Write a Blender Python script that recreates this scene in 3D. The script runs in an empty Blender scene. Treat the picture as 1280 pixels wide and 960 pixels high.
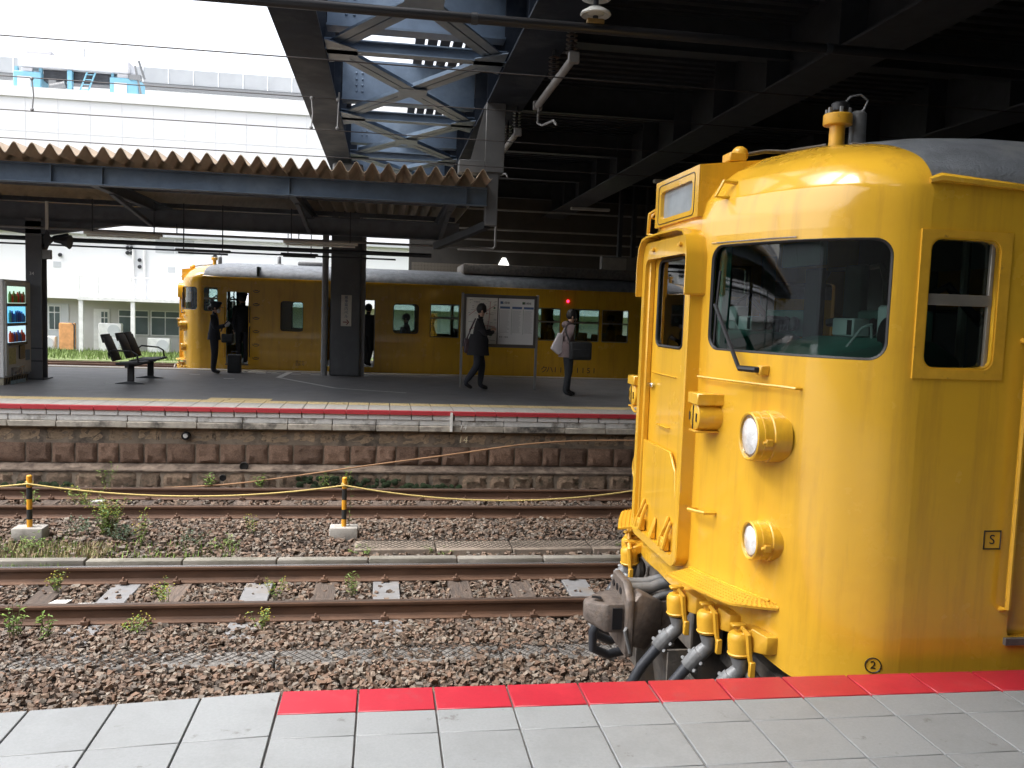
import bpy, bmesh, math, random
import numpy as np
from mathutils import Vector, Matrix

# ---------------------------------------------------------------- camera, sky, sun, exposure
SC = bpy.context.scene
COL = SC.collection
YAW, PITCH, ROLL = math.radians(8.5), math.atan(90/1080), math.radians(2.0)
def camera():
    fw = Vector((math.sin(YAW)*math.cos(PITCH), math.cos(YAW)*math.cos(PITCH), -math.sin(PITCH)))
    r = Vector((math.cos(YAW), -math.sin(YAW), 0)); u = r.cross(fw)
    c, s = math.cos(ROLL), math.sin(ROLL)
    R, U = r*c+u*s, u*c-r*s
    cam = bpy.data.cameras.new('camera'); o = bpy.data.objects.new('camera', cam); COL.objects.link(o)
    cam.sensor_width = 36; cam.lens = 36*1080/1280; cam.clip_start = .05; cam.clip_end = 2000
    o.matrix_world = Matrix(((R.x, U.x, -fw.x, 0), (R.y, U.y, -fw.y, 0), (R.z, U.z, -fw.z, 1.6), (0, 0, 0, 1)))
    SC.camera = o
camera()
SUN_EL, SUN_AZ = math.radians(60), math.radians(264)   # azimuth clockwise from +Y: high on the left
W = bpy.data.worlds.new('World'); SC.world = W; W.use_nodes = True
nt = W.node_tree; bg = nt.nodes['Background']
sky = nt.nodes.new('ShaderNodeTexSky'); sky.sky_type = 'NISHITA'; sky.sun_disc = False
sky.sun_elevation = SUN_EL; sky.sun_rotation = SUN_AZ; sky.air_density = 1.0; sky.dust_density = 5.0; sky.ozone_density = 1.0
hs = nt.nodes.new('ShaderNodeHueSaturation'); hs.inputs['Saturation'].default_value = .32
nt.links.new(sky.outputs[0], hs.inputs['Color']); nt.links.new(hs.outputs[0], bg.inputs[0]); bg.inputs[1].default_value = .15
sl = bpy.data.lights.new('sun', 'SUN'); sl.energy = .8; sl.angle = math.radians(40); sl.color = (1, .965, .91)
so = bpy.data.objects.new('sun', sl); COL.objects.link(so)
sd = Vector((math.sin(SUN_AZ)*math.cos(SUN_EL), math.cos(SUN_AZ)*math.cos(SUN_EL), math.sin(SUN_EL)))
so.rotation_euler = sd.to_track_quat('Z', 'Y').to_euler(); so.location = (-20, -20, 30)
SC.view_settings.view_transform = 'Standard'; SC.view_settings.look = 'None'; SC.view_settings.gamma = 1
SC.view_settings.use_curve_mapping = False
SC.view_settings.exposure = 1.8
SC.render.engine = 'CYCLES'
SC.cycles.use_denoising = True
SC.cycles.denoising_prefilter = 'ACCURATE'
SC.cycles.max_bounces = 8; SC.cycles.diffuse_bounces = 4; SC.cycles.glossy_bounces = 4
SC.cycles.transparent_max_bounces = 12; SC.cycles.transmission_bounces = 6
SC.cycles.caustics_reflective = False; SC.cycles.caustics_refractive = False
SC.cycles.sample_clamp_indirect = 6

RND = random.Random(7)
NR = np.random.default_rng(11)

# ---------------------------------------------------------------- materials
MATS = {}
def M(name, col, rough=.55, metal=0., var=.12, scale=4., col2=None, bump=0., bscale=60., rnd=0., stain=None, stain_scale=1.5,
      stain_lo=.5, stain_hi=.7, streak=None, stretch=None, coat=0., spec=.5, island=None, emit=None, rvar=0., patch=None):
    m = bpy.data.materials.new(name); m.use_nodes = True; n = m.node_tree; L = n.links
    b = n.nodes['Principled BSDF']
    b.inputs['Roughness'].default_value = rough; b.inputs['Metallic'].default_value = metal
    b.inputs['Specular IOR Level'].default_value = spec
    if coat: b.inputs['Coat Weight'].default_value = coat; b.inputs['Coat Roughness'].default_value = .03
    tc = n.nodes.new('ShaderNodeTexCoord'); mp = n.nodes.new('ShaderNodeMapping'); L.new(tc.outputs['Object'], mp.inputs[0])
    if stretch: mp.inputs['Scale'].default_value = stretch
    src = tc.outputs['Object']
    if rnd:      # every piece shows its own stretch of the pattern
        oj = n.nodes.new('ShaderNodeObjectInfo'); va = n.nodes.new('ShaderNodeVectorMath'); va.operation = 'SCALE'; va.inputs[0].default_value = (37, 23, 51); L.new(oj.outputs['Random'], va.inputs['Scale'])
        vb = n.nodes.new('ShaderNodeVectorMath'); vb.operation = 'ADD'; L.new(src, vb.inputs[0]); L.new(va.outputs[0], vb.inputs[1]); src = vb.outputs[0]; L.new(src, mp.inputs[0])
    def noise(s, detail=5, rough_=.6):
        t = n.nodes.new('ShaderNodeTexNoise'); t.inputs['Scale'].default_value = s; t.inputs['Detail'].default_value = detail
        t.inputs['Roughness'].default_value = rough_; L.new(mp.outputs[0], t.inputs['Vector']); return t
    c1 = tuple(max(0, x*(1-var)) for x in col); c2 = tuple(min(1, x*(1+var)) for x in (col2 or col))
    if col2: c1, c2 = col, col2
    t = noise(scale); r = n.nodes.new('ShaderNodeValToRGB'); r.color_ramp.elements[0].position = .3; r.color_ramp.elements[1].position = .7
    r.color_ramp.elements[0].color = (*c1, 1); r.color_ramp.elements[1].color = (*c2, 1)
    L.new(t.outputs['Fac'], r.inputs[0]); out = r.outputs[0]
    if island:
        g = n.nodes.new('ShaderNodeNewGeometry'); rr = n.nodes.new('ShaderNodeValToRGB'); rr.color_ramp.interpolation = 'LINEAR'
        cr = rr.color_ramp
        while len(cr.elements) < len(island): cr.elements.new(.5)
        for i, c in enumerate(island): cr.elements[i].position = i/(len(island)-1); cr.elements[i].color = (*c, 1)
        L.new(g.outputs['Random Per Island'], rr.inputs[0])
        mx = n.nodes.new('ShaderNodeMix'); mx.data_type = 'RGBA'; mx.blend_type = 'MULTIPLY'; mx.inputs['Factor'].default_value = 1
        L.new(rr.outputs[0], mx.inputs['A']); L.new(out, mx.inputs['B']); out = mx.outputs['Result']
    if stain:
        for k, (sc_, sp) in enumerate(((stain, stain_scale),)):
            t2 = noise(sp, 6, .65); r2 = n.nodes.new('ShaderNodeValToRGB')
            r2.color_ramp.elements[0].position = stain_lo; r2.color_ramp.elements[1].position = stain_hi
            L.new(t2.outputs['Fac'], r2.inputs[0])
            mx = n.nodes.new('ShaderNodeMix'); mx.data_type = 'RGBA'; L.new(r2.outputs[0], mx.inputs['Factor'])
            L.new(out, mx.inputs['A']); mx.inputs['B'].default_value = (*sc_, 1); out = mx.outputs['Result']
    if streak:      # dirt run marks, long in Z
        mq = n.nodes.new('ShaderNodeMapping'); mq.inputs['Scale'].default_value = streak[1]; L.new(src, mq.inputs[0])
        t5 = n.nodes.new('ShaderNodeTexNoise'); t5.inputs['Scale'].default_value = 1; t5.inputs['Detail'].default_value = 6; t5.inputs['Roughness'].default_value = .7; L.new(mq.outputs[0], t5.inputs['Vector'])
        r5 = n.nodes.new('ShaderNodeValToRGB'); r5.color_ramp.elements[0].position = streak[2]; r5.color_ramp.elements[1].position = streak[3]; L.new(t5.outputs['Fac'], r5.inputs[0])
        mx = n.nodes.new('ShaderNodeMix'); mx.data_type = 'RGBA'; L.new(r5.outputs[0], mx.inputs['Factor']); L.new(out, mx.inputs['A']); mx.inputs['B'].default_value = (*streak[0], 1); out = mx.outputs['Result']
    if rnd:
        oi = n.nodes.new('ShaderNodeObjectInfo'); mr = n.nodes.new('ShaderNodeMapRange')
        mr.inputs['To Min'].default_value = 1-rnd; mr.inputs['To Max'].default_value = 1+rnd
        L.new(oi.outputs['Random'], mr.inputs['Value'])
        mx = n.nodes.new('ShaderNodeVectorMath'); mx.operation = 'SCALE'
        L.new(out, mx.inputs[0]); L.new(mr.outputs[0], mx.inputs['Scale']); out = mx.outputs[0]
    L.new(out, b.inputs['Base Color'])
    if rvar:
        t3 = noise(scale*2.3); mr = n.nodes.new('ShaderNodeMapRange'); mr.inputs['From Min'].default_value = .3; mr.inputs['From Max'].default_value = .7
        mr.inputs['To Min'].default_value = max(0, rough-rvar); mr.inputs['To Max'].default_value = min(1, rough+rvar)
        L.new(t3.outputs['Fac'], mr.inputs['Value']); L.new(mr.outputs[0], b.inputs['Roughness'])
    if bump:
        t4 = noise(bscale, 4); bp = n.nodes.new('ShaderNodeBump'); bp.inputs['Strength'].default_value = bump; bp.inputs['Distance'].default_value = .02
        L.new(t4.outputs['Fac'], bp.inputs['Height']); L.new(bp.outputs[0], b.inputs['Normal'])
    if emit:
        b.inputs['Emission Color'].default_value = (*emit[:3], 1); b.inputs['Emission Strength'].default_value = emit[3]
    MATS[name] = m
    return m
def glass(name, tint=(.75, .85, .82), refl=1.0, rough=.02):
    m = bpy.data.materials.new(name); m.use_nodes = True; n = m.node_tree; L = n.links
    n.nodes.remove(n.nodes['Principled BSDF']); out = n.nodes['Material Output']
    tr = n.nodes.new('ShaderNodeBsdfTransparent'); tr.inputs[0].default_value = (*tint, 1)
    gl = n.nodes.new('ShaderNodeBsdfGlossy'); gl.inputs['Roughness'].default_value = rough
    fr = n.nodes.new('ShaderNodeFresnel'); fr.inputs['IOR'].default_value = 1.55
    ml = n.nodes.new('ShaderNodeMath'); ml.operation = 'MULTIPLY_ADD'; ml.inputs[1].default_value = 1.15*refl; ml.inputs[2].default_value = .03*refl; ml.use_clamp = True
    L.new(fr.outputs[0], ml.inputs[0])
    mx = n.nodes.new('ShaderNodeMixShader'); L.new(ml.outputs[0], mx.inputs[0]); L.new(tr.outputs[0], mx.inputs[1]); L.new(gl.outputs[0], mx.inputs[2])
    L.new(mx.outputs[0], out.inputs[0]); MATS[name] = m
    return m
Y_ = M('yellow_paint', (.70, .398, .03), .22, var=.05, scale=1.2, coat=.5, bump=.055, bscale=4.2, rvar=.09, stain=(.60, .32, .025), stain_scale=2.2, stain_lo=.55, stain_hi=.95, streak=((.42, .22, .03), (9, 9, .7), .50, .95))
YD = M('yellow_paint_worn', (.64, .35, .028), .4, var=.12, scale=9, stain=(.25, .13, .03), stain_scale=14, stain_lo=.62, stain_hi=.75, bump=.05, bscale=40)
ROOF = M('roof_canvas', (.15, .165, .185), .42, var=.35, scale=6, bump=.5, bscale=70, stain=(.22, .22, .21), stain_scale=3, stain_lo=.55, stain_hi=.8)
RUB = M('black_rubber', (.012, .012, .013), .55, bump=.05)
BLK = M('black_metal', (.016, .016, .018), .4, metal=.2)
UND = M('underframe_grey', (.11, .10, .09), .7, var=.4, scale=14, stain=(.13, .10, .07), stain_scale=7, bump=.2)
CPL = M('coupler_steel', (.15, .125, .11), .55, metal=.35, var=.35, scale=18, stain=(.17, .13, .10), stain_scale=11, bump=.3, bscale=50)
GRY = M('cast_grey', (.18, .185, .19), .5, metal=.3, var=.2, scale=20, bump=.1)
HOSE = M('hose_rubber', (.03, .033, .04), .38, bump=.05)
CHR = M('chrome', (.8, .8, .8), .12, metal=1, var=.02)
TEAL = M('teal_console', (.04, .22, .165), .42, var=.15, scale=5)
TEAL2 = M('pale_teal_panel', (.14, .30, .25), .5, var=.1, scale=3)
DEV = M('pale_device', (.55, .60, .58), .5)
CABW = M('cab_wall', (.05, .075, .065), .6, var=.2)
GL = glass('window_glass', (.55, .68, .65), 1.0)
GLS = glass('side_glass', (.7, .78, .77), .8)
LENS = M('lamp_lens', (.66, .68, .69), .12, var=.25, scale=16, coat=.6, bump=.5, bscale=26)
REFL = M('lamp_reflector', (.93, .93, .91), .14, metal=1, var=.03, bump=.25, bscale=30)
FROST = M('frosted_blind', (.30, .34, .37), .25, var=.25, scale=3, coat=.3)
INT = M('car_interior', (.38, .36, .27), .6, var=.1)
SEATM = M('seat_moquette', (.03, .05, .10), .9, var=.3, scale=20)
MARK = M('black_marking', (.012, .011, .010), .5)
ALU = M('aluminium_sash', (.28, .26, .22), .4, metal=.5, var=.2)

# ---------------------------------------------------------------- mesh helpers
ORG = {}
class MB:
    def __init__(s): s.v = []; s.f = []; s.n = []
    def add(s, vs, fs):
        o = len(s.v); s.v += [tuple(v) for v in vs]; s.f += [tuple(i+o for i in f) for f in fs]; return s
    def box(s, x0, x1, y0, y1, z0, z1):
        return s.add([(x0, y0, z0), (x1, y0, z0), (x1, y1, z0), (x0, y1, z0), (x0, y0, z1), (x1, y0, z1), (x1, y1, z1), (x0, y1, z1)],
                     [(0, 3, 2, 1), (4, 5, 6, 7), (0, 1, 5, 4), (1, 2, 6, 5), (2, 3, 7, 6), (3, 0, 4, 7)])
    def obox(s, c, size, ax=None):
        a, b, d = [x/2 for x in size]; X, Y, Z = ax if ax else (Vector((1, 0, 0)), Vector((0, 1, 0)), Vector((0, 0, 1)))
        c = Vector(c); P = [c+X*(i*a)+Y*(j*b)+Z*(k*d) for i, j, k in ((-1, -1, -1), (1, -1, -1), (1, 1, -1), (-1, 1, -1), (-1, -1, 1), (1, -1, 1), (1, 1, 1), (-1, 1, 1))]
        return s.add(P, [(0, 3, 2, 1), (4, 5, 6, 7), (0, 1, 5, 4), (1, 2, 6, 5), (2, 3, 7, 6), (3, 0, 4, 7)])
    def bar(s, p0, p1, w, h, up=(0, 0, 1)):
        p0, p1 = Vector(p0), Vector(p1); d = (p1-p0); l = d.length; X = d/l; Y = Vector(up).cross(X)
        if Y.length < 1e-4: Y = Vector((0, 1, 0)).cross(X)
        Y.normalize(); Z = X.cross(Y)
        return s.obox((p0+p1)/2, (l, w, h), (X, Y, Z))
    def cyl(s, p0, p1, r0, r1=None, n=12, caps=True):
        p0, p1 = Vector(p0), Vector(p1); r1 = r0 if r1 is None else r1; Z = (p1-p0).normalized()
        X = Z.orthogonal().normalized(); Y = Z.cross(X); A = [2*math.pi*i/n for i in range(n)]
        vs = [p0+(X*math.cos(a)+Y*math.sin(a))*r0 for a in A]+[p1+(X*math.cos(a)+Y*math.sin(a))*r1 for a in A]
        fs = [(i, (i+1) % n, n+(i+1) % n, n+i) for i in range(n)]
        if caps: fs += [tuple(range(n-1, -1, -1)), tuple(range(n, 2*n))]
        return s.add(vs, fs)
    def lathe(s, prof, org, axis, n=20, caps=True):
        org = Vector(org); Z = Vector(axis).normalized(); X = Z.orthogonal().normalized(); Y = Z.cross(X)
        vs = []; fs = []
        for r, h in prof:
            for i in range(n):
                a = 2*math.pi*i/n; vs.append(org+Z*h+(X*math.cos(a)+Y*math.sin(a))*r)
        for k in range(len(prof)-1):
            for i in range(n): fs.append((k*n+i, k*n+(i+1) % n, (k+1)*n+(i+1) % n, (k+1)*n+i))
        if caps: fs += [tuple(range(n-1, -1, -1)), tuple(range((len(prof)-1)*n, len(prof)*n))]
        return s.add(vs, fs)
    def tube(s, pts, r, n=8, closed=False, caps=True):
        P = [Vector(p) for p in pts]; m = len(P); vs = []; prev = None
        rr = r if isinstance(r, (list, tuple)) else [r]*m
        for i in range(m):
            a = P[(i-1) % m] if (closed or i > 0) else P[i]; b = P[(i+1) % m] if (closed or i < m-1) else P[i]
            T = (b-a).normalized()
            if prev is None: X = T.orthogonal().normalized()
            else:
                X = prev-T*prev.dot(T); X = X.normalized() if X.length > 1e-6 else T.orthogonal().normalized()
            prev = X; Yv = T.cross(X)
            for k in range(n):
                t = 2*math.pi*k/n; vs.append(P[i]+(X*math.cos(t)+Yv*math.sin(t))*rr[i])
        fs = []
        for i in range(m if closed else m-1):
            j = (i+1) % m
            for k in range(n): fs.append((i*n+k, i*n+(k+1) % n, j*n+(k+1) % n, j*n+k))
        if caps and not closed: fs += [tuple(range(n-1, -1, -1)), tuple(range((m-1)*n, m*n))]
        return s.add(vs, fs)
    def prism(s, poly, vec):
        n = len(poly); vec = Vector(vec); P = [Vector(p) for p in poly]
        return s.add(P+[p+vec for p in P], [tuple(range(n-1, -1, -1)), tuple(range(n, 2*n))]+[(i, (i+1) % n, n+(i+1) % n, n+i) for i in range(n)])
    def sphere(s, c, r, n=10, m=6, sc=(1, 1, 1)):
        c = Vector(c); vs = [c+Vector((0, 0, r*sc[2]))]
        for j in range(1, m):
            for i in range(n):
                t = math.pi*j/m; a = 2*math.pi*i/n
                vs.append(c+Vector((r*sc[0]*math.sin(t)*math.cos(a), r*sc[1]*math.sin(t)*math.sin(a), r*sc[2]*math.cos(t))))
        vs.append(c-Vector((0, 0, r*sc[2]))); fs = []
        for i in range(n): fs.append((0, 1+i, 1+(i+1) % n))
        for j in range(m-2):
            for i in range(n): fs.append((1+j*n+i, 1+(j+1)*n+i, 1+(j+1)*n+(i+1) % n, 1+j*n+(i+1) % n))
        e = len(vs)-1
        for i in range(n): fs.append((1+(m-2)*n+i, e, 1+(m-2)*n+(i+1) % n))
        return s.add(vs, fs)
    def build(s, name, mat, parent=None, bevel=0, seg=1, smooth=38, local=False, org=None, normals=None, fix=True):
        me = bpy.data.meshes.new(name)
        if parent is not None: o0 = Vector((0, 0, 0)) if local else ORG.get(parent.name, Vector((0, 0, 0)))
        elif org is not None: o0 = Vector(org)
        else:
            a = np.array([tuple(v) for v in s.v]); lo, hi = a.min(0), a.max(0); o0 = Vector(((lo[0]+hi[0])/2, (lo[1]+hi[1])/2, lo[2]))
        me.from_pydata([(v[0]-o0.x, v[1]-o0.y, v[2]-o0.z) for v in s.v], [], s.f)
        if (fix and normals is None) or bevel:
            bm = bmesh.new(); bm.from_mesh(me)
            if fix: bmesh.ops.recalc_face_normals(bm, faces=bm.faces)
            if bevel:
                es = [e for e in bm.edges if len(e.link_faces) == 2 and e.calc_face_angle() > .5]
                bmesh.ops.bevel(bm, geom=es, offset=bevel, segments=seg, affect='EDGES', profile=.5, clamp_overlap=True)
            bm.to_mesh(me); bm.free()
        if smooth:
            me.polygons.foreach_set('use_smooth', [True]*len(me.polygons))
            if normals is None: me.set_sharp_from_angle(angle=math.radians(smooth))
        if normals is not None: me.normals_split_custom_set_from_vertices([tuple(x) for x in normals])
        me.materials.append(MATS[mat] if isinstance(mat, str) else mat); me.update()
        o = bpy.data.objects.new(name, me); COL.objects.link(o)
        if parent is not None: o.parent = parent; ORG[o.name] = o0
        else: o.location = o0; ORG[o.name] = o0
        return o
def tag(o, label=None, cat=None, group=None, kind=None):
    if label: o['label'] = label
    if cat: o['category'] = cat
    if group: o['group'] = group
    if kind: o['kind'] = kind
    return o
def empty(name, loc, label=None, cat=None, group=None, rz=0, kind=None):
    o = bpy.data.objects.new(name, None); COL.objects.link(o); o.location = loc; o.rotation_euler = (0, 0, rz); o.empty_display_size = .2
    ORG[o.name] = Vector(loc); return tag(o, label, cat, group, kind)
def copy_tree(o, parent=None, skip=(), remap=None):
    c = o.copy(); COL.objects.link(c); c.parent = parent
    for ch in list(o.children):
        if ch.name.split('.')[0] in skip: continue
        copy_tree(ch, c, skip)
    return c
def piece(name, me, parent, loc, scale=(1, 1, 1), rot=(0, 0, 0)):
    o = bpy.data.objects.new(name, me); COL.objects.link(o); o.parent = parent
    o.location = Vector(loc)-ORG.get(parent.name, Vector((0, 0, 0))); o.scale = scale; o.rotation_euler = rot
    ORG[o.name] = Vector(loc); return o
def mesh_of(mb, name, mat, bevel=0, seg=1, smooth=38):
    o = mb.build(name, mat, org=(0, 0, 0), bevel=bevel, seg=seg, smooth=smooth); me = o.data; bpy.data.objects.remove(o); return me
def text(name, s, size, mat, parent, loc, X, Z, thick=.0015, align='CENTER', spacing=1.0, vertical=False):
    cu = bpy.data.curves.new(name, 'FONT'); cu.body = s if not vertical else '\n'.join(s); cu.size = size; cu.align_x = align; cu.align_y = 'CENTER'; cu.extrude = thick; cu.space_character = spacing
    if vertical: cu.space_line = .62
    t = bpy.data.objects.new(name, cu); COL.objects.link(t)
    dg = bpy.context.evaluated_depsgraph_get(); me = bpy.data.meshes.new_from_object(t.evaluated_get(dg)); bpy.data.objects.remove(t)
    X = Vector(X).normalized(); Z = Vector(Z).normalized(); N = X.cross(Z)
    mt = Matrix((X, Z, N)).transposed().to_4x4(); mt.translation = Vector(loc)-ORG.get(parent.name, Vector((0, 0, 0)))
    me.transform(mt); me.materials.clear(); me.materials.append(MATS[mat] if isinstance(mat, str) else mat)
    o = bpy.data.objects.new(name, me); COL.objects.link(o); o.parent = parent; ORG[o.name] = ORG.get(parent.name, Vector((0, 0, 0))); return o
def rrect(x0, x1, z0, z1, r, n=6):
    P = []
    for cx, cz, a0 in ((x1-r, z1-r, 0), (x0+r, z1-r, 90), (x0+r, z0+r, 180), (x1-r, z0+r, 270)):
        for k in range(n+1):
            a = math.radians(a0+90*k/n); P.append((cx+r*math.cos(a), cz+r*math.sin(a)))
    return P
# ---------------------------------------------------------------- the two trains (one shape, built once)
YC, HW = 5.08, 1.42
CP = [(-.3, 1.725), (0, 1.72), (.3, 1.725), (.5, 1.76), (.8, 1.855), (1.0, 1.935), (1.15, 2.02), (1.27, 2.12), (1.35, 2.235), (1.4, 2.34), (1.42, 2.45), (1.42, 2.6)]
def catmull(P, per=24):
    out = []
    for i in range(1, len(P)-2):
        p0, p1, p2, p3 = [np.array(P[k], float) for k in (i-1, i, i+1, i+2)]
        for k in range(per):
            t = k/per; out.append(.5*((2*p1)+(-p0+p2)*t+(2*p0-5*p1+4*p2-p3)*t*t+(-p0+3*p1-3*p2+p3)*t**3))
    out.append(np.array(P[-2], float)); return np.array(out)
PL = catmull(CP); PS = np.concatenate([[0], np.cumsum(np.hypot(*np.diff(PL, axis=0).T))]); SL = PS[-1]
def plan(s):   # arc length -> (w, x)
    return float(np.interp(s, PS, PL[:, 0])), float(np.interp(s, PS, PL[:, 1]))
def s_of_w(w): return float(np.interp(w, PL[:, 0], PS))
ZT = 2.05
SEC = [(1.42, 2.05), (1.42, 2.2), (1.405, 2.28), (1.36, 2.36), (1.27, 2.44), (1.1, 2.52), (.91, 2.578), (.6, 2.635), (.3, 2.67), (.0, 2.68)]
G0 = .833
SECF = [(w, 2.2+(z-2.2)*G0 if z > 2.2 else z) for w, z in SEC]     # section where the cab dome meets the roof
FX = [(1.72, 2.05), (1.728, 2.15), (1.755, 2.25), (1.82, 2.345), (1.92, 2.43), (2.07, 2.51), (2.25, 2.568), (2.45, 2.60)]
def fx_of_z(z): return float(np.interp(z, [p[1] for p in FX], [p[0] for p in FX]))
_sc = catmull([(1.42, 1.9)]+SECF+[(-.3, SECF[-2][1])], 5)
def dome(s, v):   # v 0..1 over the rows of the dome
    w0, x0 = plan(s); i = v*(len(_sc)-1); k = min(int(i), len(_sc)-2); f = i-k
    hw, z = _sc[k]*(1-f)+_sc[k+1]*f; hw = max(hw, 0.)
    x1 = fx_of_z(z); kk = (2.45-x1)/(2.45-1.72)
    return Vector((x1+(x0-1.72)*kk, hw*w0/HW, z))      # (x, w, z)
def front(s, z, off=0.):
    w, x = plan(s); e = .004; w1, x1 = plan(max(0, s-e)); w2, x2 = plan(min(SL, s+e))
    t = Vector((x2-x1, w2-w1, 0)).normalized(); n = Vector((-t.y, t.x, 0))      # outward
    if n.x > 0.2: n = -n
    return Vector((x, w, z))+n*off, n
def zb(w):  # lower edge of the cab front
    return float(np.interp(w, [0, .75, .95, 1.15, 1.3, 1.42], [.02, -.0, -.07, -.15, -.19, -.2]))
class SURF:
    """body sheet: points with their own normals, in (x, w, z); side = -1 is the near side (Y = YC - w)"""
    def __init__(s): s.v = []; s.f = []; s.n = []
    def grid(s, P, N):
        o = len(s.v); m, k = len(P), len(P[0])
        for i in range(m):
            for j in range(k): s.v.append(Vector(P[i][j])); s.n.append(Vector(N[i][j]))
        for i in range(m-1):
            for j in range(k-1): s.f.append((o+i*k+j, o+(i+1)*k+j, o+(i+1)*k+j+1, o+i*k+j+1))
    def out(s, mirror):
        mb = MB(); k = 1 if mirror else -1
        mb.v = [(v.x, YC+k*v.y, v.z) for v in s.v]; N = [(n.x, k*n.y, n.z) for n in s.n]; mb.f = []
        for f in s.f:
            a, b, c, d = [Vector(mb.v[i]) for i in f]; g = (c-a).cross(d-b); m = Vector((0, 0, 0))
            for i in f: m += Vector(N[i])
            mb.f.append(f if g.dot(m) > 0 else f[::-1])
        return mb, N
def ring_pts(x0, x1, z0, z1, r, X0, X1, Z0, Z1, n=6, sub=1):
    """matched loops: rounded hole and surrounding rectangle"""
    I, O = [], []
    cs = ((x1-r, z1-r, 0, (X1, z1-r), (X1, Z1), (x1-r, Z1)), (x0+r, z1-r, 90, (x0+r, Z1), (X0, Z1), (X0, z1-r)),
          (x0+r, z0+r, 180, (X0, z0+r), (X0, Z0), (x0+r, Z0)), (x1-r, z0+r, 270, (x1-r, Z0), (X1, Z0), (X1, z0+r)))
    for q, (cx, cz, a0, A, B, C) in enumerate(cs):
        for k in range(n+1):
            f = k/n; a = math.radians(a0+90*f); I.append((cx+r*math.cos(a), cz+r*math.sin(a)))
            O.append((A[0]+(B[0]-A[0])*2*f, A[1]+(B[1]-A[1])*2*f) if f <= .5 else (B[0]+(C[0]-B[0])*(2*f-1), B[1]+(C[1]-B[1])*(2*f-1)))
        nx = cs[(q+1) % 4]; a = math.radians(nx[2]); p1 = (nx[0]+r*math.cos(a), nx[1]+r*math.sin(a)); p0 = I[-1]; o0 = O[-1]; o1 = nx[3]
        for k in range(1, sub):
            f = k/sub; I.append((p0[0]+(p1[0]-p0[0])*f, p0[1]+(p1[1]-p0[1])*f)); O.append((o0[0]+(o1[0]-o0[0])*f, o0[1]+(o1[1]-o0[1])*f))
    return I, O

WS0, WS1, WZ0, WZ1 = s_of_w(.515), s_of_w(1.384), 1.432, 2.0
def cab_sheet():
    S = SURF(); fp = lambda s, z: front(s, z)
    sd = s_of_w(.40)
    A, B = WS0-.05, WS1+.035; Z0, Z1 = 1.36, ZT
    def lin(a, b, n): return [a+(b-a)*i/n for i in range(n+1)]
    def patch(s0, s1, zf0, zf1, ns, nz):
        P, N = [], []
        for s in lin(s0, s1, ns):
            w = plan(s)[0]; a, b = (zf0(w) if callable(zf0) else zf0), (zf1(w) if callable(zf1) else zf1)
            row = [fp(s, z) for z in lin(a, b, nz)]; P.append([r[0] for r in row]); N.append([r[1] for r in row])
        S.grid(P, N)
    patch(0, sd, zb, .20, 8, 2); patch(sd, SL, zb, Z0, 44, 8)
    patch(sd, A, Z0, Z1, 4, 6); patch(B, SL, Z0, Z1, 6, 6)
    I, O = ring_pts(WS0, WS1, WZ0, WZ1, .085, A, B, Z0, Z1, 8, 16)
    P, N = [], []
    I.append(I[0]); O.append(O[0])
    for (a, b), (c, d) in zip(O, I):
        r0, r1 = fp(a, b), fp(c, d); back = front(c, d, -.03)
        P.append([r0[0], r1[0]]); N.append([r0[1], r1[1]])
    S.grid(P, N)
    # window reveal
    P, N = [], []
    cs, cz = (WS0+WS1)/2, (WZ0+WZ1)/2
    for c, d in I:
        a, nn = front(c, d, 0); b, _ = front(c, d, -.035); m = front(cs, cz)[0]-a; m.normalize()
        P.append([a, b]); N.append([m, m])
    S.grid(P, N)
    # dome
    P, N = [], []; ns, nv = 56, 40
    for i in range(ns+1):
        s = SL*i/ns; rp, rn = [], []
        for j in range(nv+1):
            v = j/nv; p = dome(s, v); e = 1e-3
            ds = dome(min(SL, s+e*SL), v)-dome(max(0, s-e*SL), v); vv = min(v, .992); dv = dome(s, vv+e*3)-dome(s, max(0, vv-e*3))
            n = ds.cross(dv)
            if n.length < 1e-9: n = Vector((-.1, 0, 1))
            n.normalize()
            if n.dot(p-Vector((2.75, 0, 1.6))) < 0: n = -n
            rp.append(p); rn.append(n)
        P.append(rp); N.append(rn)
    S.grid(P, N)
    return S
XE = 21.6
HOLES = [(2.46, 2.80, 1.412, 2.0, .05), (3.0, 3.53, .12, 1.91, .03), (4.31, 4.87, .97, 1.72, .07), (5.39, 6.66, .12, 1.84, .06), (7.11, 7.76, 1.0, 1.76, .09),
         (8.05, 8.80, .93, 1.79, .03), (8.86, 9.61, .93, 1.79, .03), (9.95, 10.70, .93, 1.79, .03), (10.76, 11.47, .93, 1.79, .03), (11.80, 12.52, .93, 1.79, .03),
         (12.59, 13.32, .93, 1.79, .03), (13.9, 15.17, .12, 1.84, .06), (15.6, 16.35, .93, 1.79, .03), (16.41, 17.16, .93, 1.79, .03)]
ZB, ZG = -.2, 2.2
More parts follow.
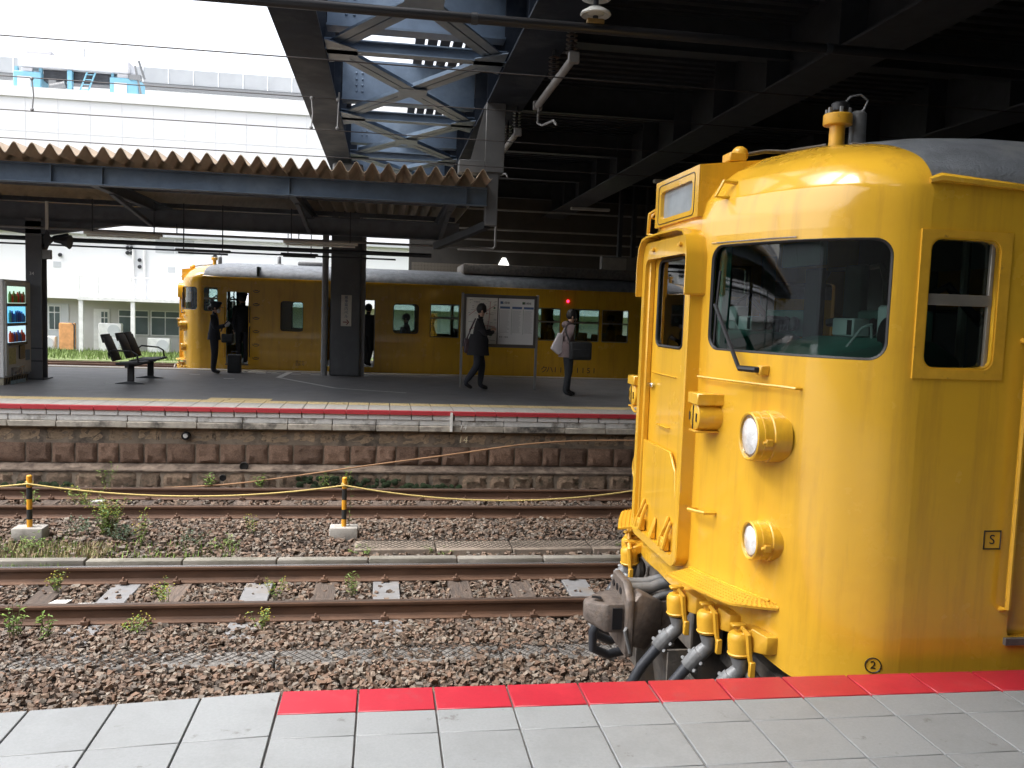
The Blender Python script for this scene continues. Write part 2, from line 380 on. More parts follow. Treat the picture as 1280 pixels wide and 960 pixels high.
def side_sheet():
    S = SURF(); n0 = Vector((0, 1, 0))
    def rect(x0, x1, z0, z1): S.grid([[Vector((x0, HW, z0)), Vector((x0, HW, z1))], [Vector((x1, HW, z0)), Vector((x1, HW, z1))]], [[n0]*2]*2)
    x = 2.45; mid = []
    for i, (a, b, z0, z1, r) in enumerate(HOLES):
        X0 = a-.01 if i == 0 else max(a-.03, (HOLES[i-1][1]+a)/2); X1 = b+.03 if i == len(HOLES)-1 else min(b+.03, (b+HOLES[i+1][0])/2)
        if X0 > x+1e-4: rect(x, X0, ZB, ZG)
        Z0, Z1 = z0-.03, z1+.03; rect(X0, X1, ZB, Z0); rect(X0, X1, Z1, ZG)
        I, O = ring_pts(a, b, z0, z1, r, X0, X1, Z0, Z1, 4, 1); I.append(I[0]); O.append(O[0])
        S.grid([[Vector((o[0], HW, o[1])), Vector((q[0], HW, q[1]))] for o, q in zip(O, I)], [[n0]*2]*len(I))
        P, N = [], []
        for q in I:
            m = Vector(((a+b)/2-q[0], 0, (z0+z1)/2-q[1])).normalized(); P.append([Vector((q[0], HW, q[1])), Vector((q[0], HW-.05, q[1]))]); N.append([m, m])
        S.grid(P, N); x = X1
    rect(x, XE, ZB, ZG)
    return S
def section(X):
    g = float(np.interp(X, [2.45, 2.6, 2.8, 3.05], [G0, .90, .965, 1]))
    return [(w, 2.2+(z-2.2)*g if z > 2.2 else z) for w, z in SEC]
def roof_sheet():
    S = SURF(); P, N = [], []
    xs = [2.45, 2.5, 2.55, 2.62, 2.7, 2.8, 2.92, 3.05, 3.3]+[3.3+(XE-3.3)*i/12 for i in range(1, 13)]
    for X in xs:
        c = catmull([(1.42, 1.9)]+section(X)+[(-.3, section(X)[-2][1])], 4); c = c[c[:, 1] >= 2.255]
        rp, rn = [], []
        for k in range(30):
            f = k/29*(len(c)-1); i = min(int(f), len(c)-2); q = c[i]*(1-(f-i))+c[i+1]*(f-i); d = c[min(i+1, len(c)-1)]-c[max(i-1, 0)]
            n = Vector((0, d[1], -d[0])).normalized(); rp.append(Vector((X, max(q[0], 0), q[1]))); rn.append(n)
        P.append(rp); N.append(rn)
    S.grid(P, N); P, N = [], []
    for X in xs:   # cant rail strip up to the gutter, painted
        c = catmull([(1.42, 1.9)]+section(X)+[(-.3, section(X)[-2][1])], 4)
        zz = np.linspace(2.2, 2.262, 4); up = c[c[:, 1] <= 2.4]
        rp = [Vector((X, float(np.interp(z, up[:, 1], up[:, 0])), float(z))) for z in zz]; P.append(rp); N.append([Vector((0, 1, .15)).normalized()]*4)
    S2 = SURF(); S2.grid(P, N)
    return S, S2
TO = Vector((2.0, YC, -1.1))
def make_train():
    root = empty('yellow_train', TO)
    cab, side = cab_sheet(), side_sheet(); roof, cant = roof_sheet()
    bodies = []
    for mir in (False, True):
        mb, nn = cab.out(mir); cabo = mb.build('cab_front', Y_, root, normals=nn)
        mb, nn = side.out(mir); sideo = mb.build('body_side', Y_, root, normals=nn); bodies.append(sideo)
        mb, nn = cant.out(mir); mb.build('cant_rail', Y_, sideo, normals=nn)
        mb, nn = roof.out(mir); mb.build('roof', ROOF, root, normals=nn)
        k = 1 if mir else -1
        def pt(p): return Vector((p[0], YC+k*p[1], p[2]))
        def fpt(s, z, off=0.): return pt(front(s, z, off)[0])
        # windscreen
        g = MB(); vs = []; ns, nz = 30, 4
        for i in range(ns+1):
            for j in range(nz+1): vs.append(fpt(WS0-.015+(WS1-WS0+.03)*i/ns, WZ0-.015+(WZ1-WZ0+.03)*j/nz, -.028))
        g.add(vs, [(i*(nz+1)+j, (i+1)*(nz+1)+j, (i+1)*(nz+1)+j+1, i*(nz+1)+j+1) for i in range(ns) for j in range(nz)])
        wo = g.build('windscreen', GL, root)
        I, O = ring_pts(WS0, WS1, WZ0, WZ1, .085, 0, 1, 0, 1, 8, 16)
        MB().tube([fpt(a, b, -.012) for a, b in I], .013, 6, closed=True).build('rubber_seal', RUB, wo)
        MB().tube([fpt(WS0-.02+(WS1-WS0)*.03*i+.02, WZ1+.012, .004) for i in range(20)], .004, 5).build('bright_trim', CHR, wo)
        # wiper
        wb = fpt(s_of_w(.95), 1.35, 0)
        wp = MB().obox(wb+Vector((-.015, 0, 0)), (.05, .05, .05)).build('wiper', YD, root, bevel=.006)
        a0 = fpt(s_of_w(.93), 1.352, .05); a1 = fpt(s_of_w(.83), 1.352, .055); a2 = fpt(s_of_w(.60), 1.68, .03)
        MB().tube([wb, a0, a1], .016, 8).build('wiper_pivot', BLK, wp)
        m = MB(); m.tube([a1, a2], .010, 6); m.tube([a1+Vector((0, -k*.02, .0)), a2+Vector((0, -k*.015, 0))], .006, 6); m.build('wiper_arm', BLK, wp)
        MB().tube([fpt(s_of_w(.585), 1.47, .012), fpt(s_of_w(.595), 1.68, .016), fpt(s_of_w(.605), 1.86, .012)], .007, 5).build('wiper_blade', BLK, wp)
        # belt rail, grab handles
        m = MB(); sA, sB = s_of_w(.485), s_of_w(1.14); m.tube([fpt(sA, 1.28, 0), fpt(sA+.01, 1.28, .035)]+[fpt(sA+(sB-sA)*i/8, 1.28, .035) for i in range(1, 8)]+[fpt(sB-.01, 1.277, .035), fpt(sB, 1.275, 0)], .0075, 6)
        m.build('belt_handrail', Y_, root)
        sA, sB = s_of_w(.5), s_of_w(.66)
        MB().tube([fpt(sA, .535, 0), fpt(sA+.004, .535, .06), fpt(sB-.02, .545, .06), fpt(sB, .545, 0)], .010, 6).build('grab_handle', Y_, root)
        d0 = [dome(s_of_w(.58), v) for v in (.20, .34)]; d0 = [pt(p) for p in d0]
        MB().tube([d0[0], d0[0]+Vector((-.075, k*.0, .0)), d0[1]+Vector((-.075, 0, .005)), d0[1]], .011, 6).build('grab_handle', Y_, root)
        # head and tail lamps
        for nm, z, r, xl, fl in (('headlight', 1.02, .125, 1.815, .2), ('tail_lamp', .487, .10, 1.85, .2)):
            cy = YC+k*1.0; xb = 1.99
            lo = MB().lathe([(r*.84, .03), (r*.86, .004), (r*.93, 0), (r*.985, .005), (r, .035), (r*1.015, .036), (r*1.015, .05), (r, .051), (r*1.0, .085), (r*1.05, .09), (r*1.06, .1), (r*1.06, xb-xl)], (xl, cy, z), (1, 0, 0), 40, caps=False).build(nm, Y_, root)
            MB().lathe([(.012, .085), (r*.35, .075), (r*.6, .055), (r*.78, .032), (r*.87, .01)], (xl, cy, z), (1, 0, 0), 28).build('reflector', REFL, lo)
            MB().lathe([(.001, -.004), (r*.4, .0), (r*.7, .008), (r*.86, .018)], (xl, cy, z), (1, 0, 0), 28, caps=False).build('lens', LENS, lo)
            MB().cyl((xl+.035, cy, z), (xl+.085, cy, z), .018, .022, 10).build('bulb', CHR, lo)
            q = Vector((xl+.055, cy-r*1.03*.97, z-.015)); MB().obox(q, (.035, .03, .035)).cyl(q+Vector((-.03, -.004, 0)), q+Vector((.03, -.004, 0)), .009).build('clamp_latch', YD, lo, bevel=.004)
        # marker light box with shutter
        cy = YC+k*.60; xs = front(s_of_w(.60), 1.08)[0].x
        bo = MB().lathe([(.001, 0), (.06, 0), (.075, .008), (.078, .02), (.078, .17)], (xs-.115, cy, 1.07), (1, 0, 0), 22).build('marker_lamp_case', Y_, root)
        MB().box(xs-.125, xs+.05, cy-.075, cy+.075, 1.135, 1.20).build('case_lid', Y_, bo, bevel=.006)
        MB().box(xs-.119, xs-.1145, cy-.004, cy+.004, 1.0, 1.13).build('shutter_seam', BLK, bo)
        for q in (-1, 1): MB().box(xs-.1195, xs-.1145, cy+q*.05-.006, cy+q*.05+.006, 1.045, 1.09).build('shutter_hinge', BLK, bo)
        MB().box(xs-.12, xs+.04, cy-.05, cy+.05, .985, .995).build('case_flange', YD, bo, bevel=.002)
        # treadplate step
        sA, sB = s_of_w(.47), s_of_w(1.10); n = 12; vs = []
        for i in range(n+1):
            s = sA+(sB-sA)*i/n; off = .16*min(1, (n-i)/3.2+.03); a = fpt(s, .19, -.01); b = fpt(s, .165, off)
            vs += [a, b, b-Vector((0, 0, .012)), a-Vector((0, 0, .012))]
        fs = []
        for i in range(n):
            for q in range(4): fs.append((i*4+q, i*4+(q+1) % 4, (i+1)*4+(q+1) % 4, (i+1)*4+q))
        fs += [(0, 1, 2, 3), (n*4+3, n*4+2, n*4+1, n*4)]
        st = MB().add(vs, fs).build('tread_step', YD, root)
        m = MB()
        for i in range(34):
            for j in range(6):
                s = sA+(sB-sA)*(i+.5+.5*(j % 2))/35; off = .16*min(1, (35-i)/35*12/3.2+.03); f = (j+.6)/6.4
                p = fpt(s, .19-.025*f+.003, -.01+(off+.01)*f); m.sphere(p, .0042, 5, 4, (1.3, .8, .5))
        tag(m.build('tread_studs', YD, st), kind='stuff')
        m = MB(); m.tube([fpt(sA+(sB-sA)*i/n, .19, .006) for i in range(n)], .007, 5); m.build('step_weld', Y_, st)
        # jumper receptacles with hoses
        for j, (w, zc) in enumerate(((.47, -.015), (.73, -.02), (.95, -.055))):
            p = fpt(s_of_w(w), zc, .075); ax = Vector((-.10, -.03*k, 1)).normalized()
            cap = MB().lathe([(.06, -.062), (.066, -.05), (.061, -.045), (.06, .022), (.057, .042), (.046, .056), (.02, .062)], p, ax, 18).build('jumper_receptacle', YD, root)
            out = (front(s_of_w(w), 0)[1]); outv = Vector((out.x, k*out.y, 0)); sidev = outv.cross(Vector((0, 0, 1)))
            if sidev.y > 0: sidev = -sidev
            q = p+sidev*.064
            MB().tube([p+ax*.075-sidev*.01, p+ax*.085+sidev*.03, q+ax*.06, q-ax*.04, q-ax*.10+sidev*.008], [.010, .012, .016, .016, .012], 6).build('cap_strap', YD, cap)
            MB().obox(q-ax*.115+sidev*.012, (.03, .028, .08)).build('strap_tab', YD, cap, bevel=.004)
            MB().cyl(p+ax*.055, p+ax*.09, .024, .02, 8).obox(p+ax*.093, (.075, .045, .014)).build('cap_handle', YD, cap, bevel=.003)
            # bracket arm from the body
            b0 = fpt(s_of_w(w+.03), zc+.03, -.02); m = MB(); m.bar(p+ax*.03, b0+Vector((0, 0, .03)), .09, .06); m.build('bracket', YD, cap, bevel=.006)
            bp = fpt(s_of_w(w+.11), zc+.04, .03); m = MB(); a = fpt(s_of_w(w+.05), zc, .06); b = fpt(s_of_w(w+.13), zc, .05)
            m.add([a+Vector((0, 0, -.03)), b+Vector((0, 0, -.02)), b+Vector((0, 0, .07)), a+Vector((0, 0, .09)), fpt(s_of_w(w+.05), zc-.03, -.01), fpt(s_of_w(w+.16), zc-.02, -.01), fpt(s_of_w(w+.16), zc+.07, -.01), fpt(s_of_w(w+.05), zc+.09, -.01)],
                  [(0, 1, 2, 3), (0, 4, 5, 1), (3, 2, 6, 7), (1, 5, 6, 2), (0, 3, 7, 4)]).build('bracket_web', YD, cap, bevel=.004)
            e = p-ax*.075; e2 = e-ax*.065+Vector((-.006, 0, 0)); e3 = e2+Vector((-.045, -k*.012, -.05)); e4 = e3+Vector((-.06, -k*.015, -.075))
            MB().tube([e, e2, e3], [.052, .04, .042], 14).build('hose_neck', GRY, cap)
            m = MB().cyl(e3+Vector((.005, 0, .01)), e4, .046, .043, 12); dv = (e4-e3).normalized(); pv = dv.orthogonal().normalized(); qv = dv.cross(pv)
            for t in (.25, .8):
                for sg in (1, -1): c0 = e3+(e4-e3)*t+qv*sg*.046; m.cyl(c0-pv*.02, c0+pv*.02, .012, None, 8)
            m.build('hose_coupling', GRY, cap, bevel=.003)
            MB().tube([e4, e4+Vector((-.085, -k*.02, -.12)), e4+Vector((-.15, -k*.03, -.25)), e4+Vector((-.14, -k*.01, -.37)), e4+Vector((-.02, k*.04, -.44)), e4+Vector((.14, k*.08, -.42))], .031, 10).build('hose', HOSE, cap)
        # cab side window trim, gutter, hand rails
        I, O = ring_pts(2.452, 2.808, 1.404, 2.008, .055, 2.405, 2.862, 1.36, 2.042, 6, 1); I.append(I[0]); O.append(O[0])
        m = MB(); vs = []
        for (a, b), (c, d) in zip(O, I):
            vs += [pt((a, HW-.01, b)), pt((a, HW+.006, b)), pt((c, HW+.006, d)), pt((c, HW-.05, d))]
        nI = len(I); m.add(vs, [(4*i+q, 4*i+q+1, 4*(i+1)+q+1, 4*(i+1)+q) for i in range(nI-1) for q in range(3)])
        m.build('window_frame', YD, sideo, smooth=30)
        for j, (a, b, z0, z1, r) in enumerate(HOLES):
            if z0 < .5: continue
            y0 = HW-.042
            pn = MB().box(a-.02, b+.02, YC+k*y0-.002, YC+k*y0+.002, z0-.02, z1+.02).build('window_pane', GLS, root)
            if j == 0:
                MB().box(a+.002, b-.002, YC+k*(y0+.012)-.012, YC+k*(y0+.012)+.012, 1.70, 1.752).build('sash_bar', ALU, pn, bevel=.003)
                MB().box(b-.022, b-.002, YC+k*(y0+.012)-.01, YC+k*(y0+.012)+.01, z0, z1).build('sash_post', ALU, pn, bevel=.003)
            elif j >= 5:
                MB().box(a+.001, b-.001, YC+k*(y0+.014)-.012, YC+k*(y0+.014)+.012, 1.405, 1.445).build('sash_bar', ALU, pn)
                I2 = rrect(a+.012, b-.012, z0+.012, z1-.012, .03, 3); MB().tube([pt((p[0], y0+.015, p[1])) for p in I2], .013, 4, closed=True).build('sash_frame', ALU, pn)
            else:
                I2 = rrect(a+.006, b-.006, z0+.006, z1-.006, r, 4); MB().tube([pt((p[0], y0+.02, p[1])) for p in I2], .012, 5, closed=True).build('rubber_seal', RUB, pn)
        m = MB(); g0 = [(2.43, 1.417, 2.262), (2.47, 1.43, 2.275), (2.95, 1.43, 2.248), (3.06, 1.435, 2.19), (3.12, 1.43, 2.10)]
        m.tube([pt(p) for p in g0], [.014, .02, .014, .012, .012], 6); m.build('rain_gutter', Y_, sideo)
        MB().tube([pt((2.9, HW+.012, 2.262)), pt((XE, HW+.012, 2.262))], .012, 5).build('roof_gutter', Y_, sideo)
        for xx, z0, z1 in ((2.955, .26, 1.55), (3.57, .30, 1.05), (3.57, 1.15, 1.55)):
            MB().tube([pt((xx, HW, z0)), pt((xx, HW+.05, z0+.015)), pt((xx, HW+.05, z1-.015)), pt((xx, HW, z1))], .013, 7).build('door_handrail', YD if xx < 3 else BLK, sideo)
        MB().box(2.985, 3.545, YC+k*(HW-.03)-.05, YC+k*(HW-.03)+.05, .085, .118).build('door_sill', UND, sideo)
        for z in (.29, .62, .96, 1.29, 1.63, 1.96):   # recessed footholds
            m = MB(); m.tube([pt((3.72+.075*math.cos(t), HW+.004, z+.05*math.sin(t))) for t in [math.pi*(1+q/6) for q in range(7)]], .009, 4)
            m.box(3.675, 3.765, YC+k*(HW+.001)-.004, YC+k*(HW+.001)+.004, z-.006, z+.012); m.build('foothold', BLK, sideo)
        # open passenger doorway: door pocket edges
        for a, b in ((5.39, 6.66), (13.9, 15.17)):
            m = MB(); m.box(a-.03, a+.03, YC+k*(HW-.09)-.015, YC+k*(HW-.09)+.015, .12, 1.84); m.box(b-.03, b+.03, YC+k*(HW-.09)-.015, YC+k*(HW-.09)+.015, .12, 1.84); m.build('door_leaf_edge', ALU, sideo)
    # ---- centre: gangway frame, door, destination box
    gf = root
    I, O = [], []
    xf, xb = 1.667, 1.745
    w0, w1, zlo, zhi = -.45, .45, .165, 2.075
    Oo = rrect(w0, w1, zlo, zhi, .09, 6); Ii = rrect(w0+.062, w1-.062, zlo+.055, zhi-.11, .06, 6)
    m = MB(); vs = []
    for (a, b), (c, d) in zip(Oo, Ii): vs += [(xb+.02, YC+a, b), (xf+.006, YC+a, b), (xf, YC+a*.985, zlo+(b-zlo)*.997), (xf, YC+c, d), (xb, YC+c, d)]
    n = len(Oo); m.add(vs, [(5*i+q, 5*i+q+1, 5*((i+1) % n)+q+1, 5*((i+1) % n)+q) for i in range(n) for q in range(4)])
    fr = m.build('gangway_frame', Y_, root, smooth=32)
    # hood round the top of the frame
    m = MB(); path = [(-.475, 1.74), (-.475, 1.95), (-.45, 2.045), (-.39, 2.095), (-.3, 2.108), (0, 2.112), (.3, 2.108), (.39, 2.095), (.45, 2.045), (.475, 1.95), (.475, 1.74)]
    vs = []
    for w, z in path: q = .972; vs += [(1.632, YC+w, z), (1.76, YC+w, z), (1.76, YC+w*q, z-.012), (1.632, YC+w*q, z-.012)]
    n = len(path); m.add(vs, [(4*i+q, 4*i+(q+1) % 4, 4*(i+1)+(q+1) % 4, 4*(i+1)+q) for i in range(n-1) for q in range(4)]+[(0, 1, 2, 3), (4*n-1, 4*n-2, 4*n-3, 4*n-4)])
    m.build('hood', Y_, fr, smooth=40)
    for q in (-.28, .22): MB().cyl((1.655, YC+q, 2.02), (1.668, YC+q, 2.02), .014, None, 8).box(1.648, 1.66, YC+q-.028, YC+q+.02, 2.012, 2.024).build('hood_stud', YD, fr)
    # door slab with its window
    Ii = rrect(-.245, .30, 1.42, 1.955, .07, 6); I, O = ring_pts(-.22, .28, 1.42, 1.955, .06, -.41, .41, .20, 2.04, 6, 1); I.append(I[0]); O.append(O[0])
    m = MB(); vs = []
    for (a, b), (c, d) in zip(O, I): vs += [(1.728, YC+a, b), (1.728, YC+c, d), (1.75, YC+c, d)]
    n = len(I); m.add(vs, [(3*i+q, 3*i+q+1, 3*(i+1)+q+1, 3*(i+1)+q) for i in range(n-1) for q in range(2)])
    dr = m.build('gangway_door', Y_, root, smooth=30)
    MB().box(1.738, 1.742, YC-.24, YC+.30, 1.40, 1.975).build('window_pane', GL, dr)
    MB().tube([(1.73, YC+p[0], p[1]) for p in rrect(-.22, .28, 1.42, 1.955, .06, 5)], .010, 5, closed=True).build('rubber_seal', RUB, dr)
    MB().box(1.69, 1.728, YC+.36, YC+.395, .22, 1.97).build('door_post', YD, dr, bevel=.006)
    MB().box(1.70, 1.728, YC-.36, YC+.36, 1.965, 2.0).build('door_head', Y_, dr, bevel=.006)
    hd = MB().box(1.70, 1.715, YC+.25, YC+.345, 1.15, 1.175).cyl((1.73, YC+.33, 1.162), (1.70, YC+.33, 1.162), .014, None, 10); hd.build('door_handle', CHR, dr, bevel=.004)
    MB().tube([(1.725, YC+.30, 1.245), (1.718, YC+.30, 1.245), (1.718, YC-.15, 1.245)], .004, 4).build('door_moulding', Y_, dr)
    MB().tube([(1.727, YC+.13, .93), (1.705, YC+.12, .93), (1.705, YC-.06, .93), (1.727, YC-.07, .93)], .006, 5).build('door_pull', Y_, dr)
    # folded bridge plate, hinges
    m = MB(); m.prism([(1.70, YC+.385, .80), (1.70, YC-.16, .80), (1.70, YC-.27, .70), (1.70, YC-.33, .35), (1.70, YC-.33, .22), (1.70, YC+.385, .22)], (.014, 0, 0)).build('bridge_plate', Y_, fr, bevel=.004)
    for q in (.26, -.22):
        h = MB(); h.tube([(1.695, YC+q, .42), (1.672, YC+q-.01, .36), (1.66, YC+q+.03, .29), (1.652, YC+q+.035, .235)], .011, 6); h.tube([(1.695, YC+q-.05, .40), (1.67, YC+q-.05, .33), (1.66, YC+q-.045, .27), (1.652, YC+q-.04, .235)], .011, 6)
        h.build('plate_hinge', YD, fr); MB().obox((1.672, YC+q-.005, .262), (.035, .09, .075)).cyl((1.65, YC+q-.005, .262), (1.66, YC+q-.005, .262), .02, None, 10).build('hinge_block', YD, fr, bevel=.006)
    MB().prism([(1.695, YC+.05, .225), (1.66, YC+.05, .225), (1.66, YC+.05, .25), (1.695, YC+.05, .36)], (0, -.045, 0)).build('stop_lug', YD, fr, bevel=.005)
    # destination box
    m = MB(); a = .388
    vs = [(1.715, YC-a, 2.17), (1.715, YC+a, 2.17), (1.715, YC+a, 2.455), (1.715, YC-a, 2.455), (2.15, YC-a, 2.15), (2.15, YC+a, 2.15), (2.2, YC+a, 2.515), (2.2, YC-a, 2.515)]
    m.add(vs, [(1, 5, 6, 2), (0, 3, 7, 4), (2, 6, 7, 3), (0, 4, 5, 1)])
    I, O = ring_pts(-.285, .285, 2.215, 2.385, .03, -a, a, 2.17, 2.455, 6, 1); I.append(I[0]); O.append(O[0]); vs = []
    for (p, q), (c, d) in zip(O, I): vs += [(1.715, YC+p, q), (1.715, YC+c, d), (1.74, YC+c, d)]
    n = len(I); m.add(vs, [(3*i+q, 3*i+q+1, 3*(i+1)+q+1, 3*(i+1)+q) for i in range(n-1) for q in range(2)])
    bx = m.build('destination_box', Y_, root, smooth=30)
    MB().box(1.738, 1.742, YC-.30, YC+.30, 2.20, 2.40).build('blind', FROST, bx)
    MB().tube([(1.714, YC+p[0], p[1]) for p in rrect(-.325, .325, 2.185, 2.425, .03, 4)], .003, 4, closed=True).build('lid_seam', MARK, bx)
    MB().tube([(1.72, YC+.385, 2.29), (1.70, YC+.46, 2.27), (1.70, YC+.475, 2.14), (1.74, YC+.40, 2.12)], .012, 6).build('grab_handle', Y_, bx)
    m = MB(); m.obox((1.95, YC-.30, 2.515), (.10, .12, .05)); m.sphere((1.98, YC-.30, 2.535), .05, 12, 8, (1, 1, 1)); m.build('roof_horn', YD, bx, bevel=.006)
    MB().tube([(2.0, YC-.30, 2.535), (2.15, YC-.25, 2.575), (2.3, YC-.2, 2.59), (2.5, YC-.30, 2.62)], .012, 6).build('roof_cable', UND, bx)
    # roof post and arrester
    px, py = 2.52, 4.70
    ps = MB().lathe([(.045, -.1), (.043, .17), (.043, .175), (.078, .18), (.08, .185), (.08, .235), (.076, .24)], (px, py, 2.54), (0, 0, 1), 22).build('roof_post', YD, root)
    for i in range(6):
        t = math.pi*2*i/6+.3; MB().cyl((px+.062*math.cos(t), py+.062*math.sin(t), 2.78), (px+.062*math.cos(t), py+.062*math.sin(t), 2.812), .011, None, 6).build('bolt', GRY, ps)
    MB().lathe([(.05, 2.80), (.05, 2.84), (.035, 2.85)], (px+.01, py, 0), (0, 0, 1), 14).build('post_cap', BLK, ps)
    ar = MB().lathe([(.07, 0), (.07, .01), (.048, .015), (.045, .22), (.03, .235)], (px+.135, py+.02, 2.575), (0, 0, 1), 18).build('arrester', GRY, root)
    MB().box(px+.04, px+.5, py-.10, py+.5, 2.5, 2.612).build('arrester_base', UND, ar, bevel=.005)
    MB().tube([(px+.03, py, 2.84), (px+.07, py, 2.885), (px+.13, py, 2.90), (px+.175, py, 2.87), (px+.16, py+.01, 2.82), (px+.135, py+.02, 2.80)], .007, 6).build('arrester_lead', GRY, ar)
    # roof fittings
    for x_ in (3.6, 5.5, 6.1, 6.7):
        MB().tube([(x_, 4.45, 2.54), (x_, 4.38, 2.60), (x_+.22, 4.38, 2.60), (x_+.22, 4.45, 2.54)], .014, 5).build('roof_step', BLK, root)
    MB().lathe([(.16, 0), (.13, .03), (.05, .05), (.045, .22), (.03, .24)], (4.1, YC, 2.66), (0, 0, 1), 14).build('roof_aerial', GRY, root)
    MB().box(4.6, 5.3, YC-.25, YC+.25, 2.66, 2.78).build('roof_ventilator', GRY, root, bevel=.04, seg=2)
    MB().box(8.9, 14.5, YC-.95, YC+.95, 2.60, 2.88).build('air_conditioner', UND, root, bevel=.05, seg=2)
    # coupler
    cp = MB(); z0 = -.215
    cp.box(1.56, 2.6, YC-.085, YC+.085, z0-.10, z0+.08); cp.prism([(1.56, YC-.20, z0+.16), (1.50, YC-.20, z0+.10), (1.50, YC-.20, z0-.16), (1.60, YC-.20, z0-.20), (1.72, YC-.12, z0-.10), (1.72, YC-.12, z0+.08)], (0, .36, 0))
    co = cp.build('coupler', CPL, root, bevel=.012)
    m = MB(); m.add([(1.255, YC-.05, z0+.06), (1.36, YC-.16, z0+.085), (1.50, YC-.16, z0+.085), (1.50, YC+.16, z0+.085), (1.36, YC+.10, z0+.085), (1.255, YC+.03, z0+.06),
                     (1.255, YC-.05, z0-.06), (1.36, YC-.16, z0-.10), (1.50, YC-.16, z0-.10), (1.50, YC+.16, z0-.10), (1.36, YC+.10, z0-.10), (1.255, YC+.03, z0-.06)],
                    [(0, 1, 2, 3, 4, 5), (11, 10, 9, 8, 7, 6), (0, 6, 7, 1), (1, 7, 8, 2), (2, 8, 9, 3), (3, 9, 10, 4), (4, 10, 11, 5), (5, 11, 6, 0)]).build('coupler_nose', CPL, co, bevel=.02, seg=2)
    MB().box(1.395, 1.455, YC-.168, YC-.10, z0-.07, z0+.06).build('nose_pocket', BLK, co)
    MB().prism([(1.29, YC-.055, z0+.092), (1.35, YC-.10, z0+.092), (1.35, YC-.04, z0+.092), (1.30, YC-.02, z0+.092)], (0, 0, .002)).build('nose_slot', BLK, co)
    m = MB(); m.prism([(1.47, YC-.21, z0-.23), (1.47, YC+.19, z0-.23), (1.47, YC+.21, z0+.05), (1.47, YC+.13, z0+.21), (1.47, YC-.11, z0+.21), (1.47, YC-.21, z0+.12)], (.05, 0, 0)).build('coupler_plate', CPL, co, bevel=.01)
    for q in (-.06, .02, .10): MB().cyl((1.465, YC+q, z0+.135), (1.475, YC+q, z0+.135), .022, None, 10).build('plate_port', BLK, co)
    MB().tube([(1.475, YC-.2, z0-.05), (1.46, YC-.215, z0-.06), (1.50, YC-.215, z0-.20)], .011, 6).build('release_lever', GRY, co)
    for q, zz, rr in ((-.05, .145, .035), (.05, .15, .03), (-.09, .085, .022)):
        MB().tube([(1.52, YC+q, z0+zz), (1.66, YC+q, z0+zz), (1.72, YC+q*.8, z0+zz+.02), (1.95, YC+q*.6, z0+zz+.05)], rr, 10).build('air_pipe', GRY, co)
    # underframe, pilot, equipment
    MB().box(2.02, XE, YC-1.30, YC+1.30, -.42, -.21).build('underframe', UND, root)
    MB().box(1.80, 2.0, YC-.42, YC+.42, -.34, .0).build('buffer_beam', UND, root, bevel=.01)
    MB().prism([(1.78, YC-1.15, -.46), (1.78, YC+1.15, -.46), (1.86, YC+1.15, -.95), (1.86, YC-1.15, -.95)], (.03, 0, 0)).build('pilot_plate', UND, root, bevel=.006)
    for k in (-1, 1):
        MB().prism([(1.70, YC+k*.30, -.36), (1.70, YC+k*.30, -.80), (2.0, YC+k*.30, -.95), (2.2, YC+k*.30, -.36)], (0, k*.02, 0)).build('pilot_stay', UND, root)
        for j in range(4): MB().box(2.03+.17*j, 2.14+.17*j, YC+k*1.12, YC+k*1.30, -.62, -.22).build('equipment_box', UND, root, bevel=.01)
        MB().tube([(1.93, YC+k*.80, -.20), (1.92, YC+k*.82, -.32), (2.1, YC+k*.9, -.36)], .02, 8).build('brake_pipe', UND, root)
        MB().lathe([(.07, 0), (.09, .02), (.09, .05), (.05, .08)], (1.87, YC+k*1.0, -.27), (1, 0, 0), 16).build('whistle', UND, root)
    for xw in (3.6, 5.7, 16.5, 18.6):
        for k in (-1, 1):
            MB().lathe([(.43, -.07), (.445, -.05), (.43, .0), (.43, .06), (.18, .065), (.12, .08)], (xw, YC+k*.545, -.67), (0, k, 0), 28).build('wheel', CPL, root)
    for xb in (4.65, 17.55):
        for k in (-1, 1): MB().box(xb-1.5, xb+1.5, YC+k*.80-.06, YC+k*.80+.06, -.75, -.5).build('bogie_frame', UND, root, bevel=.03)
    # cab inside
    pp = [front(SL*i/24, .02, -.05)[0] for i in range(25)]; MB().prism([(p.x, YC-p.y, .02) for p in pp]+[(3.7, YC-1.37, .02), (3.7, YC+1.37, .02)]+[(p.x, YC+p.y, .02) for p in pp[:0:-1]], (0, 0, .08)).build('cab_floor', CABW, root)
    m = MB(); m.box(3.72, 3.78, YC-1.39, YC-.55, .1, 2.55); m.box(3.72, 3.78, YC-.55, YC+.45, 1.98, 2.55); m.box(3.72, 3.78, YC+.45, YC+1.39, .1, 2.55); m.build('cab_bulkhead', CABW, root)
    MB().box(3.70, 3.715, YC-1.3, YC-.7, 1.0, 1.95).build('bulkhead_panel', TEAL2, root, bevel=.01)
    for k in (-1, 1):
        MB().box(2.0, 2.42, YC+k*.62-.27, YC+k*.62+.27, .1, 1.0).build('console_base', TEAL, root, bevel=.04, seg=2)
        c = MB().prism([(2.05, YC+k*.35, .98), (2.85, YC+k*.35, .98), (2.85, YC+k*.35, 1.44), (2.70, YC+k*.35, 1.53), (2.45, YC+k*.35, 1.525), (2.14, YC+k*.35, 1.44), (2.06, YC+k*.35, 1.38)], (0, k*.80, 0)).build('console_top', TEAL, root, bevel=.03, seg=2)
        MB().box(2.52, 2.62, YC+k*.98-.07, YC+k*.98+.07, 1.53, 1.70).build('gauge_box', DEV, root, bevel=.012)
